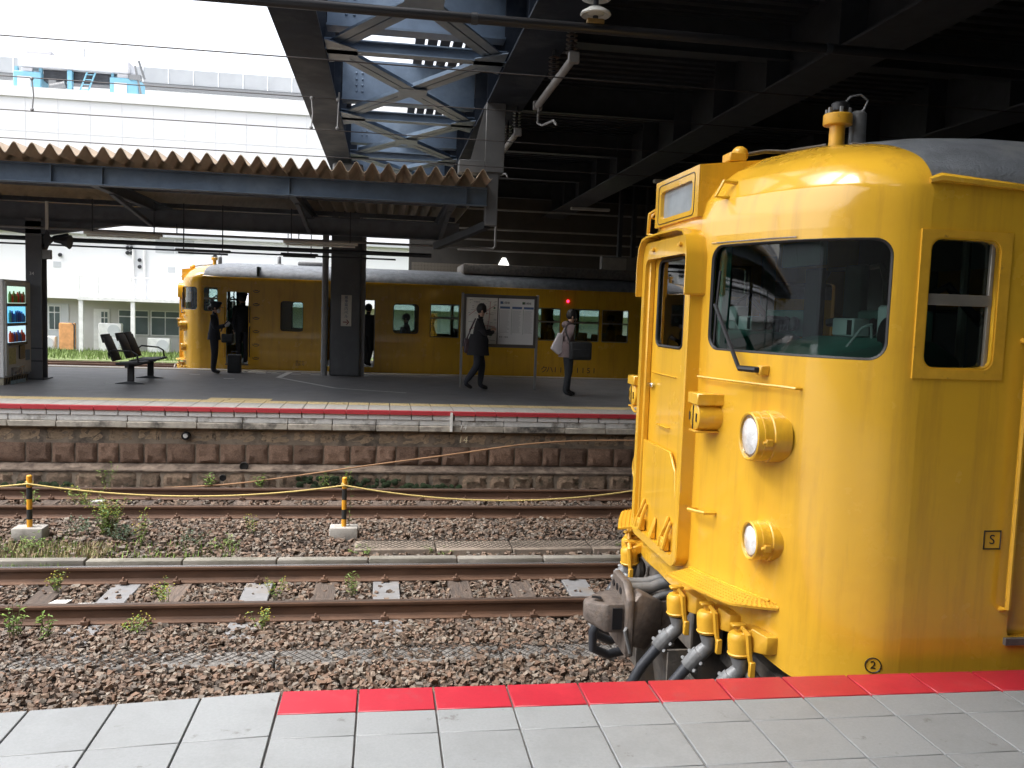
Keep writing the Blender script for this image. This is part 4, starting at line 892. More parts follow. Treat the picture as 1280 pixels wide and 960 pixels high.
# stone courses
def rough_block(seed, bulge):
    R = random.Random(seed); nx, nz = 6, 5; vs = []; fs = []
    for i in range(nx+1):
        for j in range(nz+1):
            e = min(i, nx-i, 1)*min(j, nz-j, 1); x, z = i/nx-.5, j/nz-.5
            if 0 < i < nx and 0 < j < nz: x += R.uniform(-.05, .05); z += R.uniform(-.06, .06)
            f = (1 if e else .25)
            vs.append((x*(1-.03*R.random()), -bulge*f*R.uniform(.35, 1.), z*(1-.03*R.random())))
    for i in range(nx):
        for j in range(nz): a = i*(nz+1)+j; fs.append((a, a+nz+1, a+nz+2, a+1))
    b0 = len(vs); rim = [i*(nz+1) for i in range(nx+1)]+[nx*(nz+1)+j for j in range(1, nz+1)]+[i*(nz+1)+nz for i in range(nx-1, -1, -1)]+[j for j in range(nz-1, 0, -1)]
    for r in rim: vs.append((vs[r][0], .5, vs[r][2]))
    n = len(rim)
    for q in range(n): fs.append((rim[q], b0+q, b0+(q+1) % n, rim[(q+1) % n]))
    return MB().add(vs, fs)
def blockset(mat, bulge, k0): return [mesh_of(rough_block(k0+i, bulge), 'rough_stone', mat, smooth=50) for i in range(6)]
B1, B2, B3 = blockset(ST1, .12, 10), blockset(ST2, .42, 30), blockset(ST3, .45, 50)
MB().box(PX0, PX1, 14.055, 14.3, -1.5, -.38).build('wall_backing', MORT, fp)
def course(z0, z1, y, dep, ms, wmin, wmax, gap, skip=()):
    x = -9.6+RND.random()*.3
    while x < 7.6:
        l = RND.uniform(wmin, wmax)
        piece('wall_stone', RND.choice(ms), fp, (x+l/2, y+dep/2, (z0+z1)/2), (l-gap, dep, (z1-z0)-gap*.8)); x += l
course(-.63, -.40, 14.02, .08, B1, .36, .56, .008)
course(-.955, -.635, 13.99, .11, B2, .30, .48, .022)
MB().box(PX0, PX1, 13.86, 14.1, -1.4, -1.02).build('wall_footing', MORT, fp)
m = MB(); m.prism([(PX0, 13.84, -1.03), (PX0, 14.06, -.955), (PX0, 14.06, -1.05), (PX0, 13.84, -1.05)], (PX1-PX0, 0, 0)); m.build('footing_ledge', M('ledge_cement', (.17, .13, .10), .95, var=.35, scale=9, stain=(.07, .05, .038), stain_scale=5, stain_lo=.42, stain_hi=.6, bump=.8, bscale=30), fp)
course(-1.40, -1.045, 13.815, .12, B3, .34, .5, .016)
for x0, x1, zt in ((-1.3, .35, -1.10), (.35, 1.3, -1.22), (-6.2, -4.6, -1.2)):
    m = MB(); n = 26
    for i in range(n*5): m.sphere((RND.uniform(x0, x1), 13.745+RND.uniform(-.01, .03), -1.38+RND.random()**1.3*(zt+1.38)), RND.uniform(.02, .05), 5, 4, (1.2, .35, 1))
    tag(m.build('moss', MOSS, fp), kind='stuff')
# drain holes and pipe
HOL = M('drain_dark', (.012, .011, .010), .9)
for x, z, y, r in ((-2.14, -.965, 13.90, .055), (-2.43, -1.12, 13.735, .042)): MB().lathe([(r*1.25, .02), (r*1.2, -.012), (r, -.014), (r, .0)], (x, y, z), (0, 1, 0), 16, caps=False).cyl((x, y, z), (x, y+.004, z), r, None, 16).build('drain_hole', HOL, fp)
MB().lathe([(.065, .05), (.065, -.02), (.05, -.022), (.048, .03)], (-3.04, 14.0, -.51), (0, 1, 0), 18).build('pipe_collar', HOL, fp)
MB().cyl((-3.04, 13.965, -.505), (-3.04, 14.02, -.505), .036, None, 14).build('pipe_end', M('pvc_pipe', (.5, .5, .48), .5), fp)
WPAINT = M('white_paint', (.74, .73, .69), .7, var=.12, scale=20)
text('painted_number', '14', .125, WPAINT, fp, (1.30, 13.908, -.30), (1, 0, 0), (.14, 0, 1), .001); text('painted_number', '14', .16, M('cream_paint', (.72, .62, .40), .7), fp, (1.31, 13.962, -.515), (1, 0, 0), (.14, 0, 1), .001)
MB().box(1.085, 1.125, 13.885, 13.92, -.37, FZ-.01).build('white_stripe', WPAINT, fp)
# white lines on the asphalt
def line(pts, w, z=FZ+.004):
    m = MB()
    for (a, b), (c, d) in zip(pts, pts[1:]):
        v = Vector((c-a, d-b, 0)).normalized(); n = Vector((-v.y, v.x, 0))*w/2; p, q = Vector((a, b, z)), Vector((c, d, z)); m.add([p-n, q-n, q+n, p+n], [(0, 1, 2, 3)])
    return m
WLINE = M('line_paint', (.56, .56, .55), .8, var=.2, scale=14)
line([(-2.25, 21.6), (-2.32, 19.9)], .14).build('white_line', WLINE, fp); line([(-2.36, 19.92), (-.95, 17.6)], .10, FZ+.005).build('white_line', WLINE, fp); line([(-1.0, 17.62), (.45, 16.9)], .07, FZ+.006).build('white_line', WLINE, fp)
for x, y in ((-2.85, 20.9), (-2.65, 21.3), (-2.5, 20.9), (-2.05, 20.9), (-1.85, 21.3), (-1.6, 20.9), (-4.2, 20.2), (-3.3, 19.3), (-5.2, 17.6)):
    m = MB(); m.obox((x, y, FZ+.004), (.22, .10, .002)); m.build('white_dash', WLINE, fp)
MB().box(-3.7, -3.3, 21.1, 21.45, FZ, FZ+.008).box(-3.2, -2.8, 21.15, 21.45, FZ, FZ+.008).build('floor_plate', EDGT, fp)

# ---------------------------------------------------------------- things on the far platform
STEEL = M('blue_grey_steel', (.13, .18, .25), .45, metal=.2, var=.2, scale=3, stain=(.21, .27, .34), stain_scale=1.6, stain_lo=.5, stain_hi=.8, bump=.08)
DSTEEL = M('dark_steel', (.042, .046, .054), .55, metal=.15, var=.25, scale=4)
PIPE = M('grey_pipe', (.27, .27, .27), .5, var=.15, scale=6)
t = empty('steel_column', (-6.8, 18.3, FZ), 'slim grey steel column beside the vending machine, carrying the canopy', 'column')
m = MB(); m.box(-6.95, -6.66, 18.18, 18.2, FZ, 3.1); m.box(-6.95, -6.66, 18.44, 18.46, FZ, 3.1); m.box(-6.815, -6.795, 18.2, 18.44, FZ, 3.1); m.build('shaft', M('column_grey', (.13, .135, .145), .5, var=.12, scale=4), t)
MB().box(-7.0, -6.6, 18.1, 18.55, FZ-.01, FZ+.02).build('base_plate', DSTEEL, t)
for z in (.3, .55): MB().box(-6.96, -6.65, 18.17, 18.185, z, z+.025).build('band', DSTEEL, t)
m = MB()
m.tube([(-6.66, 18.3, 2.55), (-6.45, 18.3, 2.75), (-6.2, 18.3, 2.8)], .04, 8); m.build('bracket', DSTEEL, t)
text('column_number', '34', .09, WPAINT, t, (-6.84, 18.178, 2.02), (1, 0, 0), (0, 0, 1), .001)
# broad pillar
t = empty('platform_pillar', (-.9, 21.0, FZ), 'broad dark steel pillar with a small white bell sign', 'pillar')
PILL = M('pillar_paint', (.115, .12, .127), .5, var=.15, scale=2, stain=(.15, .155, .16), stain_scale=6, stain_lo=.5, stain_hi=.9, stretch=(1, 1, .6), bump=.1, bscale=30)
MB().box(-1.27, -.57, 20.75, 21.4, FZ, 4.9).build('shaft', PILL, t, bevel=.05, seg=3)
MB().box(-.568, -.47, 20.95, 21.2, FZ, 3.3).build('side_channel', PIPE, t)
t = empty('bell_sign', (-.9, 20.74, 1.1), 'narrow white sign with vertical blue Japanese text and a red arrow', 'sign')
MB().box(-1.02, -.775, 20.715, 20.745, 1.13, 1.86).build('panel', M('sign_white', (.66, .62, .54), .5), t, bevel=.004)
BLU = M('sign_blue', (.03, .07, .16), .5); BRN = M('sign_red', (.22, .03, .02), .5)
for i, ch in enumerate('乗車案内ベル'): text('sign_character', ch, .088, BLU, t, (-.90, 20.712, 1.80-i*.088), (1, 0, 0), (0, 0, 1), .001)
m = MB(); m.box(-.97, -.87, 20.709, 20.714, 1.215, 1.237); m.add([(-.90, 20.711, 1.285), (-.875, 20.711, 1.285), (-.825, 20.711, 1.226), (-.875, 20.711, 1.165), (-.90, 20.711, 1.165), (-.855, 20.711, 1.226)], [(0, 1, 2, 5), (5, 2, 3, 4)]); m.build('arrow', BRN, t)
t = empty('drain_pipe', (-1.40, 20.85, FZ), 'pale vertical drain pipe just left of the broad pillar', 'pipe')
MB().cyl((-1.40, 20.85, FZ), (-1.40, 20.85, 3.4), .075, None, 14).build('pipe', PIPE, t)
for z in (.25, 1.5, 2.7): MB().cyl((-1.40, 20.85, z), (-1.40, 20.85, z+.06), .085, None, 14).build('joint_collar', PIPE, t)
# vending machine, front faces +X
VW = M('vending_white', (.70, .70, .68), .4, var=.04); VG = M('vending_front', (.45, .45, .42), .45, var=.08)
t = empty('vending_machine', (-7.2, 17.38, FZ), 'white drinks vending machine standing at the left edge by the column', 'vending machine')
vx, y0, y1 = -6.80, 16.80, 17.95
MB().box(-7.55, vx, y0, y1, FZ+.13, 1.87).build('cabinet', VW, t, bevel=.02)
MB().box(vx-.002, vx+.03, y0+.03, y1-.02, FZ+.17, 1.84).build('front_panel', VG, t, bevel=.01)
shelf_cols = [((.16, .20, .05), (.40, .04, .03), (.05, .20, .10)), ((.02, .10, .30), (.03, .18, .40), (.06, .28, .22)), ((.40, .06, .03), (.30, .10, .03), (.05, .10, .30))]
VGL = glass('vending_glass', (.9, .93, .93), .5)
for r_, (z0, z1) in enumerate(((1.42, 1.75), (1.06, 1.38), (.70, 1.02))):
    sh = MB().box(vx+.03, vx+.034, y0+.08, y1-.28, z0, z1).build('display_window', M('display_back%d' % r_, ((.30, .45, .40), (.06, .28, .50), (.25, .40, .50))[r_], .4, var=.4, scale=9, emit=(*((.35, .5, .42), (.12, .4, .6), (.35, .5, .6))[r_], .55)), t)
    for c in range(8):
        yy = y0+.13+c*.085; h = RND.uniform(.15, .24); col = RND.choice(shelf_cols[r_])
        b = MB(); b.lathe([(.026, 0), (.03, .01), (.03, h*.7), (.014, h*.88), (.014, h)], (vx+.055, yy, z0+.03), (0, 0, 1), 10)
        b.build('drink_sample', M('drink_%d_%d' % (r_, c), tuple(min(1, x*RND.uniform(.9, 2.2)) for x in col), .35), sh)
    MB().box(vx+.03, vx+.065, y0+.08, y1-.28, z0-.03, z0+.02).build('button_rail', MARK, sh)
MB().box(vx+.03, vx+.036, y0+.12, y0+.42, .32, .62).build('yellow_notice', M('notice_yellow', (.42, .38, .14), .5, var=.3, scale=25), t)
MB().box(vx+.03, vx+.05, y0+.55, y0+.80, .40, .66).build('coin_unit', BLK, t, bevel=.01)
MB().box(vx+.03, vx+.037, y0+.86, y0+1.05, .36, .56).build('blue_notice', M('notice_blue', (.10, .22, .34), .5), t)
MB().box(vx+.03, vx+.04, y0+.22, y0+.80, .10, .26).build('delivery_flap', M('flap', (.06, .07, .08), .2, var=.5, scale=12), t, bevel=.01)
MB().box(vx+.03, vx+.033, y0+.18, y0+.86, -.0+.30-.42+.06, .02).build('blue_picture', M('flap_print', (.28, .42, .50), .5, var=.3, scale=8), t)
MB().box(-7.50, vx-.03, y0+.03, y1-.03, FZ, FZ+.135).build('plinth', M('plinth', (.30, .27, .20), .8, var=.4, scale=12), t)
m = MB()
for q in range(9): yy = y0+.1+q*.115; m.prism([(vx-.028, yy, FZ+.01), (vx-.028, yy+.05, FZ+.01), (vx-.028, yy+.10, FZ+.12), (vx-.028, yy+.05, FZ+.12)], (.004, 0, 0))
m.build('hazard_stripes', PB, t)
# bench, seats face +X
SEATB = M('bench_black', (.014, .013, .014), .6, var=.2, scale=6); BMET = M('bench_metal', (.10, .105, .11), .35, metal=.5)
t = empty('bench', (-5.0, 18.3, FZ), 'black three seat bench with armrests on the far platform', 'bench')
bx = -4.86
MB().box(bx-.03, bx+.05, 17.35, 19.35, FZ+.33, FZ+.40).build('beam', SEATB, t, bevel=.008)
for yy in (17.35, 18.25, 18.80):
    MB().prism([(bx-.20, yy, FZ+.42), (bx+.28, yy, FZ+.45), (bx+.30, yy, FZ+.43), (bx+.26, yy, FZ+.40), (bx-.20, yy, FZ+.37)], (0, .50, 0)).build('seat', SEATB, t, bevel=.012, seg=2)
    MB().prism([(bx-.22, yy+.01, FZ+.46), (bx-.41, yy+.01, FZ+.92), (bx-.445, yy+.01, FZ+.91), (bx-.26, yy+.01, FZ+.44)], (0, .48, 0)).build('backrest', SEATB, t, bevel=.012, seg=2)
    MB().prism([(bx-.40, yy+.0, FZ+.80), (bx-.44, yy+.0, FZ+.96), (bx-.475, yy+.0, FZ+.95), (bx-.43, yy+.0, FZ+.79)], (0, .50, 0)).build('headrest', SEATB, t, bevel=.012, seg=2)
    MB().tube([(bx-.375, yy+.03, FZ+.80), (bx-.375, yy+.47, FZ+.80)], .009, 6).build('trim_rod', CHR, t)
for yy in (17.34, 19.32):
    MB().tube([(bx-.30, yy, FZ+.50), (bx-.32, yy, FZ+.60), (bx-.24, yy, FZ+.665), (bx+.10, yy, FZ+.64), (bx+.20, yy, FZ+.58), (bx+.22, yy, FZ+.44)], .017, 8).build('armrest', BLK, t)
for yy in (17.62, 19.05):
    lg = MB().box(bx-.05, bx+.07, yy-.035, yy+.035, FZ+.02, FZ+.36).build('leg', SEATB, t, bevel=.01)
    MB().prism([(bx-.28, yy-.05, FZ), (bx+.28, yy-.05, FZ), (bx+.26, yy-.05, FZ+.015), (bx+.06, yy-.05, FZ+.05), (bx-.06, yy-.05, FZ+.05), (bx-.26, yy-.05, FZ+.015)], (0, .10, 0)).build('foot', BMET, lg, bevel=.006)
# information board
t = empty('information_board', (2.42, 18.2, FZ), 'framed route map and timetable board on two legs behind the walking man', 'sign board')
FRM = M('board_frame', (.10, .095, .09), .45, metal=.3); WB = M('board_paper', (.78, .76, .69), .5, var=.05, scale=3); WB2 = M('board_timetable', (.82, .82, .81), .5, var=.03, scale=3)
for x in (1.615, 3.215): MB().box(x-.025, x+.025, 18.2, 18.25, FZ, 1.97).build('leg', M('board_leg', (.25, .25, .24), .4, metal=.4), t, bevel=.005)
m = MB(); m.box(1.64, 3.19, 18.19, 18.26, 1.88, 1.95); m.box(1.64, 3.19, 18.19, 18.26, .84, .91); m.box(1.64, 1.69, 18.19, 18.26, .91, 1.88); m.box(3.14, 3.19, 18.19, 18.26, .91, 1.88); m.build('frame', FRM, t)
mp_ = MB().box(1.69, 2.36, 18.205, 18.22, .91, 1.88).build('route_map', WB, t); tm = MB().box(2.37, 3.14, 18.206, 18.22, .91, 1.88).build('timetable', WB2, t)
MB().box(2.355, 2.375, 18.195, 18.22, .91, 1.88).build('centre_strip', FRM, t)
G1, G2, G3, RB = M('print_grey', (.22, .22, .22), .6), M('print_green', (.08, .16, .09), .6), M('print_blue', (.10, .17, .33), .6), M('print_red', (.45, .10, .08), .6)
yb = 18.2025
m = MB()
for i in range(22):
    z = 1.62-i*.022; 
    for c0, c1 in ((2.42, 2.62), (2.68, 2.87), (2.93, 3.11)):
        m.box(c0, c1-RND.uniform(0, .05), yb, yb+.003, z, z+.004)
tag(m.build('print_lines', G1, tm), kind='stuff')
for c0 in (2.42, 2.68, 2.93): MB().box(c0-.01, c0+.20, yb, yb+.003, 1.665, 1.71).build('blue_heading', G3, tm)
for c0 in (2.40, 2.66, 2.91): MB().box(c0, c0+.005, yb, yb+.003, 1.12, 1.66).build('column_rule', G2, tm)
for s_, x, z, c, h in (('山陽線', 2.53, 1.785, MARK, .055), ('■', 2.44, 1.785, G3, .075), ('伯備線', 3.0, 1.785, MARK, .05), ('■', 2.91, 1.785, G2, .07), ('平日・休日', 2.5, 1.06, MARK, .04)): text('heading_text', s_, h, c, tm, (x, yb, z), (1, 0, 0), (0, 0, 1), .0008)
m = MB(); R = random.Random(5)
for i in range(60): x, z = R.uniform(1.73, 2.3), R.uniform(.95, 1.84); l = R.uniform(.02, .11); m.box(x, min(x+l, 2.34), yb, yb+.002, z, z+.006)
tag(m.build('map_text', G1, mp_), kind='stuff')
m = MB()
for p in (((1.75, 1.5), (1.9, 1.62), (2.1, 1.60), (2.3, 1.72)), ((1.76, 1.2), (2.0, 1.3), (2.31, 1.28)), ((2.1, 1.02), (2.18, 1.4), (2.2, 1.8))): m.tube([(a, yb, b) for a, b in p], .006, 4)
m.build('route_lines', RB, mp_)
m = MB(); m.cyl((2.22, yb, 1.12), (2.22, yb+.002, 1.12), .05, None, 10); m.cyl((2.29, yb, 1.67), (2.29, yb+.002, 1.67), .022, None, 8); m.build('map_symbols', G2, mp_)
# ---------------------------------------------------------------- platform canopy
RSH = M('folded_roof_sheet', (.44, .355, .265), .7, var=.15, scale=3, bump=.05)
CSTEEL = M('canopy_steel', (.12, .13, .15), .55, metal=.1, var=.2, scale=4)
cn = empty('platform_canopy', (-3, 18, 3.0), 'corrugated folded steel canopy roof above the far platform', 'canopy')
pit, x0c, x1c = .245, -66.2, 1.55
m = MB(); n = int((x1c-x0c)/pit); ph = -5.14-x0c-pit*int((-5.14-x0c)/pit)
prof = []
for i in range(n+1):
    xb = x0c+ph+i*pit
    prof += [(xb-.026, 3.805), (xb, 3.822), (xb+.026, 3.805), (xb+.095, 3.685), (xb+.1225, 3.662), (xb+.15, 3.685)]
ys = [13.72, 14.1, 15.2, 16.4, 17.6, 18.8, 20.0, 21.2, 22.4]
vs = []; k = len(prof)
for y in ys: vs += [(x, y, z) for x, z in prof]
for y in ys: vs += [(x, y, z-.012) for x, z in prof]
fs = []; no = k*len(ys)
for j in range(len(ys)-1):
    for i in range(k-1):
        a = j*k+i; fs.append((a, a+1, a+k+1, a+k)); a += no; fs.append((a, a+k, a+k+1, a+1))
for i in range(k-1): fs.append((i, no+i, no+i+1, i+1))
m.add(vs, fs).build('roof_sheet', RSH, cn, fix=False, smooth=40)
def ibeam(mb, p0, p1, h, w, tf=.018, tw=.012):
    p0, p1 = Vector(p0), Vector(p1); u = Vector((0, 0, 1))
    mb.bar(p0+u*(h/2-tf/2), p1+u*(h/2-tf/2), w, tf); mb.bar(p0-u*(h/2-tf/2), p1-u*(h/2-tf/2), w, tf); mb.bar(p0, p1, tw, h-2*tf)
    return mb
ibeam(MB(), (-66, 14.4, 3.47), (1.62, 14.4, 3.47), .29, .20).build('eave_beam', STEEL, cn)
for x in (-12.1, -8.6, -5.1, -4.66+.3, -1.55, 1.28): MB().box(x-.008, x+.008, 14.30, 14.39, 3.33, 3.61).build('stiffener', STEEL, cn)
ibeam(MB(), (-66, 18.3, 3.22), (1.5, 18.3, 3.22), .36, .22).build('main_beam', CSTEEL, cn)
ibeam(MB(), (-66, 21.9, 3.47), (1.5, 21.9, 3.47), .29, .18).build('rear_beam', CSTEEL, cn)
for x in (-64.1, -57.1, -50.1, -43.1, -36.1, -29.1, -22.1, -15.1, -11.6, -8.1, -4.6, -1.55, 1.1):
    ibeam(MB(), (x, 14.5, 3.45), (x, 21.8, 3.45), .20, .12).build('rafter', CSTEEL, cn); MB().bar((x, 15.6, 3.36), (x, 18.2, 3.06), .07, .07).build('knee_brace', CSTEEL, cn)
for y in (15.6, 16.8, 19.6, 20.8): MB().box(-66, 1.5, y-.04, y+.04, 3.56, 3.655).build('purlin', CSTEEL, cn)
for x in (-60.8, -51.8, -42.8, -33.8, -24.8, -15.8): MB().box(x-.14, x+.14, 18.18, 18.46, FZ, 3.04).build('column', CSTEEL, cn)
MB().prism([(-9.0, 18.18, 3.04), (-5.2, 18.18, 3.04), (-6.55, 18.18, 2.80), (-7.05, 18.18, 2.80)], (0, .24, 0)).build('column_haunch', CSTEEL, cn)
# things hung under the canopy
FLU = M('lamp_housing', (.62, .60, .55), .5); TUBE = M('fluorescent_tube', (.8, .78, .72), .4)
def strip(x0, x1, y, z, label, mat=FLU, dark=False):
    t = empty('strip_lamp', ((x0+x1)/2, y, z-.06), label, 'lamp', 'strip lamps under the canopy')
    MB().box(x0, x1, y-.05, y+.05, z, z+.05).build('housing', mat, t, bevel=.008); MB().cyl((x0+.05, y, z-.025), (x1-.05, y, z-.025), .019, None, 10).build('tube', TUBE if not dark else DSTEEL, t)
    for x in (x0+.15, x1-.15): MB().box(x-.01, x+.01, y-.01, y+.01, z+.05, 3.45).build('hanger', DSTEEL, t)
strip(-1.99, -.56, 17.5, 2.79, 'cream strip lamp beside the top of the broad pillar'); strip(-5.65, -4.24, 17.5, 2.79, 'cream strip lamp hanging right of the slim column')
strip(-4.0, -2.98, 17.5, 2.54, 'dark unlit strip lamp hanging low left of the pillar', DSTEEL, True); strip(-2.3, -1.5, 19.8, 2.68, 'dark strip lamp just behind the pillar', DSTEEL, True)
def conduit(pts, r, mat, label, name='conduit_pipe'):
    return tag(MB().tube(pts, r, 8).build(name, mat), label, 'pipe')
conduit([(-60, 18.05, 2.90), (2.20, 18.05, 2.90), (2.24, 18.05, 2.95), (2.24, 18.05, 3.4)], .025, PIPE, 'pale conduit running along the canopy and turning up at its right end')
conduit([(-60, 18.6, 2.73), (.95, 18.6, 2.73)], .045, DSTEEL, 'thick dark pipe below the canopy beams'); conduit([(-60, 18.6, 2.615), (.2, 18.6, 2.615)], .018, DSTEEL, 'thin dark pipe under the thick one')
for x in (-4.1, -1.75): MB().box(x-.01, x+.01, 18.04, 18.06, 2.92, 3.1).build('pipe_hanger', DSTEEL, cn)
t = empty('hanging_sign', (-6.45, 17.9, 2.35), 'small hanging bracket with diamond plate beside the slim column', 'bracket')
MB().box(-6.475, -6.425, 17.88, 17.92, 2.86, 3.4).build('rod', FLU, t); m = MB(); m.prism([(-6.45, 17.88, 2.88), (-6.37, 17.88, 2.68), (-6.45, 17.88, 2.48), (-6.53, 17.88, 2.68)], (0, .03, 0)); m.build('diamond_plate', DSTEEL, t); MB().box(-6.53, -6.37, 17.86, 17.94, 2.30, 2.48).build('small_box', PIPE, t, bevel=.01)
t = empty('loudspeaker', (-6.15, 18.0, 2.5), 'dark horn loudspeaker fixed near the slim column top', 'loudspeaker'); MB().lathe([(.05, 0), (.06, .12), (.13, .28), (.14, .29)], (-6.35, 18.0, 2.68), (1, -.1, -.1), 16).build('horn', DSTEEL, t)
MB().tube([(-6.4, 18.0, 2.7), (-6.5, 18.1, 2.75), (-6.62, 18.25, 2.72)], .02, 6).build('arm', DSTEEL, t)
# end hanger of the canopy
t = empty('canopy_hanger', (1.70, 14.5, 3.0), 'grey box hanger dropping from the deck girder to the right end of the canopy', 'hanger')
HG = M('hanger_grey', (.15, .155, .16), .5, var=.15, scale=3)
MB().box(1.61, 1.81, 14.42, 14.66, 3.02, 3.88).build('lower_box', HG, t, bevel=.008); MB().box(1.57, 1.89, 14.38, 14.72, 3.88, 5.0).build('upper_box', HG, t, bevel=.008)
MB().prism([(1.57, 14.40, 5.0), (1.30, 14.40, 3.92), (1.57, 14.40, 3.92)], (0, .02, 0)).build('gusset', HG, t); MB().box(1.15, 1.57, 14.38, 14.70, 3.86, 4.06).build('shelf', HG, t, bevel=.006)
MB().bar((1.66, 14.6, 3.04), (.9, 16.0, 2.75), .12, .12).build('strut', DSTEEL, t)

# ---------------------------------------------------------------- elevated deck of the station
dk = empty('station_deck', (6, 14, 5.0), 'elevated steel station deck with girders and cross bracing over the tracks', 'deck')
DY0, DY1 = -14, 36
def girder(x0, x1, y0, y1, z0, h, mat, name='girder'):
    xc = (x0+x1)/2; o = MB().box(x0, x1, y0, y1, z0, z0+.035).build('bottom_flange', mat, dk); MB().box(xc-.012, xc+.012, y0, y1, z0+.035, z0+h-.03).build(name, mat, dk); MB().box(x0, x1, y0, y1, z0+h-.03, z0+h).build('top_flange', mat, dk)
    y = 4.1
    while y < min(y1, 30): MB().box(x0+.02, xc-.012, y-.01, y+.01, z0+.035, z0+h-.03).box(xc+.012, x1-.02, y-.01, y+.01, z0+.035, z0+h-.03).build('web_stiffener', mat, dk); y += 2.1
GIRD = M('shaded_girder', (.024, .032, .048), .85, spec=.15, var=.2, scale=2, stain=(.055, .064, .08), stain_scale=1.2)  # deck steel with the girders' shade put into a darker colour
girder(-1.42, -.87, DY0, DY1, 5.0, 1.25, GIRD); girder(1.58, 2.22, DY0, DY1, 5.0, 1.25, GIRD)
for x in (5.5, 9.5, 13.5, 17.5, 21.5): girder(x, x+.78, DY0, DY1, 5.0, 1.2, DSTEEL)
NODES = [-4.3, -.1, 4.1, 8.3, 12.5, 16.8, 21.0, 25.2, 29.4]
def dangle(p0, p1, name='brace'):
    p0, p1 = Vector(p0), Vector(p1); d = (p1-p0).normalized(); s = d.cross(Vector((0, 0, 1))).normalized()
    m = MB()
    for q in (-1, 1): m.bar(p0+s*q*.085, p1+s*q*.085, .145, .014); m.bar(p0+s*q*.016+Vector((0, 0, .06)), p1+s*q*.016+Vector((0, 0, .06)), .012, .12)
    return m.build(name, STEEL, dk)
for i, y in enumerate(NODES):
    ibeam(MB(), (-.9, y, 5.17), (1.62, y, 5.17), .16, .20).build('cross_strut', STEEL, dk)
    for sx in (-.87, 1.58):
        e = 1 if sx < 0 else -1; m = MB(); m.prism([(sx, y-.55, 5.09), (sx, y+.55, 5.09), (sx+e*.42, y+.18, 5.09), (sx+e*.42, y-.18, 5.09)], (0, 0, .014)); m.build('gusset_plate', STEEL, dk)
    if i < len(NODES)-1:
        y2 = NODES[i+1]; dangle((-.68, y+.22, 5.13), (1.42, y2-.22, 5.13)); dangle((1.42, y+.22, 5.16), (-.68, y2-.22, 5.16)); MB().box(.14, .60, (y+y2)/2-.28, (y+y2)/2+.28, 5.115, 5.13).build('centre_plate', STEEL, dk)
    # deep cross girder above
    MB().box(-.88, 1.60, y+.06, y+.085, 5.45, 6.2).build('cross_girder', STEEL, dk); MB().box(-.88, 1.60, y-.08, y+.22, 5.42, 5.45).build('cross_flange', STEEL, dk)
    if 8 < y < 22:
        m = MB()
        for a in range(2):
            for b in range(4): m.sphere((-.62+.11*a, y+.055, 5.62+.11*b), .022, 7, 4)
        m.build('bolt_group', STEEL, dk)
    if y > -5:
        ibeam(MB(), (2.22, y, 5.72), (22, y, 5.72), .55, .25).build('secondary_beam', DSTEEL, dk)
y = DY0
xsl = .42
while xsl < 1.5: MB().box(xsl, xsl+.17, DY0, DY1, 6.25, 6.29).build('floor_plank', DSTEEL, dk); xsl += .22
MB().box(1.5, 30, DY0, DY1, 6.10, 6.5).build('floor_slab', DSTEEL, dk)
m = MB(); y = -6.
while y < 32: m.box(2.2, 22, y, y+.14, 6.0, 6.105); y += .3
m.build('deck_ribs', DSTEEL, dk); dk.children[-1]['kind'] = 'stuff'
# dim lamps under the deck
for x, y, w in ((6.2, 20.0, 1.2), (5.5, 26.0, 1.2)): MB().box(x, x+w, y-.08, y+.08, 4.75, 4.83).build('deck_lamp', FLU, dk, bevel=.01)
# station wall beyond, then unseen walls added to block light
DARKW = M('concourse_wall', (.07, .068, .065), .8, var=.2, scale=1.5); TWALL = M('tiled_wall', (.17, .155, .13), .6, var=.12, scale=5)
cw = empty('station_wall', (16, 31, -1.3), 'dark station wall under the deck beyond the distant train', 'wall')
MB().box(.8, 32, 31.0, 31.4, 2.45, 6.1).build('wall_body', DARKW, cw)
MB().box(9.5, 32, 31.0, 31.4, -1.3, 2.45).build('wall_base', DARKW, cw)
for x in (3.6, 6.6): MB().box(x, x+.4, 31.05, 31.35, -1.3, 2.45).build('wall_pier', DARKW, cw)
m_t = mesh_of(MB().box(-.5, .5, -.5, .5, -.5, .5), 'wall_tile', TWALL, .03)
for i in range(28):
    for j in range(5): piece('wall_tile', m_t, cw, (.95+i*.115, 30.985, 2.72+j*.115), (.108, .03, .108))
MB().prism([(3.95, 30.97, 2.85), (4.4, 30.97, 2.85), (4.36, 30.97, 3.3), (4.24, 30.97, 3.52), (4.12, 30.97, 3.52), (4.0, 30.97, 3.3)], (0, .03, 0)).build('gap_glow_plate', M('gap_glow_plate', (.9, .9, .87), .6, emit=(1, 1, .96, 1.0)), cw)  # glowing plate stands in for the daylight in a wall gap
for z in (3.55, 3.9, 4.25, 4.9): MB().box(2.3, 30, 28.0+z*.1, 28.1+z*.1, z, z+.05).build('wall_pipe', PIPE, cw)
for x in (7.3, 7.75, 8.2): MB().box(x, x+.12, 27.0, 27.2, 3.2, 5.9).build('sign_hanger', DSTEEL, cw)
t = empty('hanging_board', (7.8, 26.8, 2.9), 'grey display board hanging in the dark left of the near train', 'sign board'); MB().box(6.7, 8.9, 26.7, 26.95, 2.85, 3.45).build('casing', M('board_grey', (.16, .16, .165), .5), t, bevel=.02); MB().box(6.75, 7.5, 26.68, 26.70, 2.9, 3.4).build('panel', PIPE, t)
bw = empty('near_light_blocker', (-3, -6, 0), 'unseen wall added behind the near platform to block sky light', 'building'); MB().box(-45, 34, -6.4, -6.0, 0, 7.4).build('wall_body', DARKW, bw)  # added out of view to cut sky light on the train side
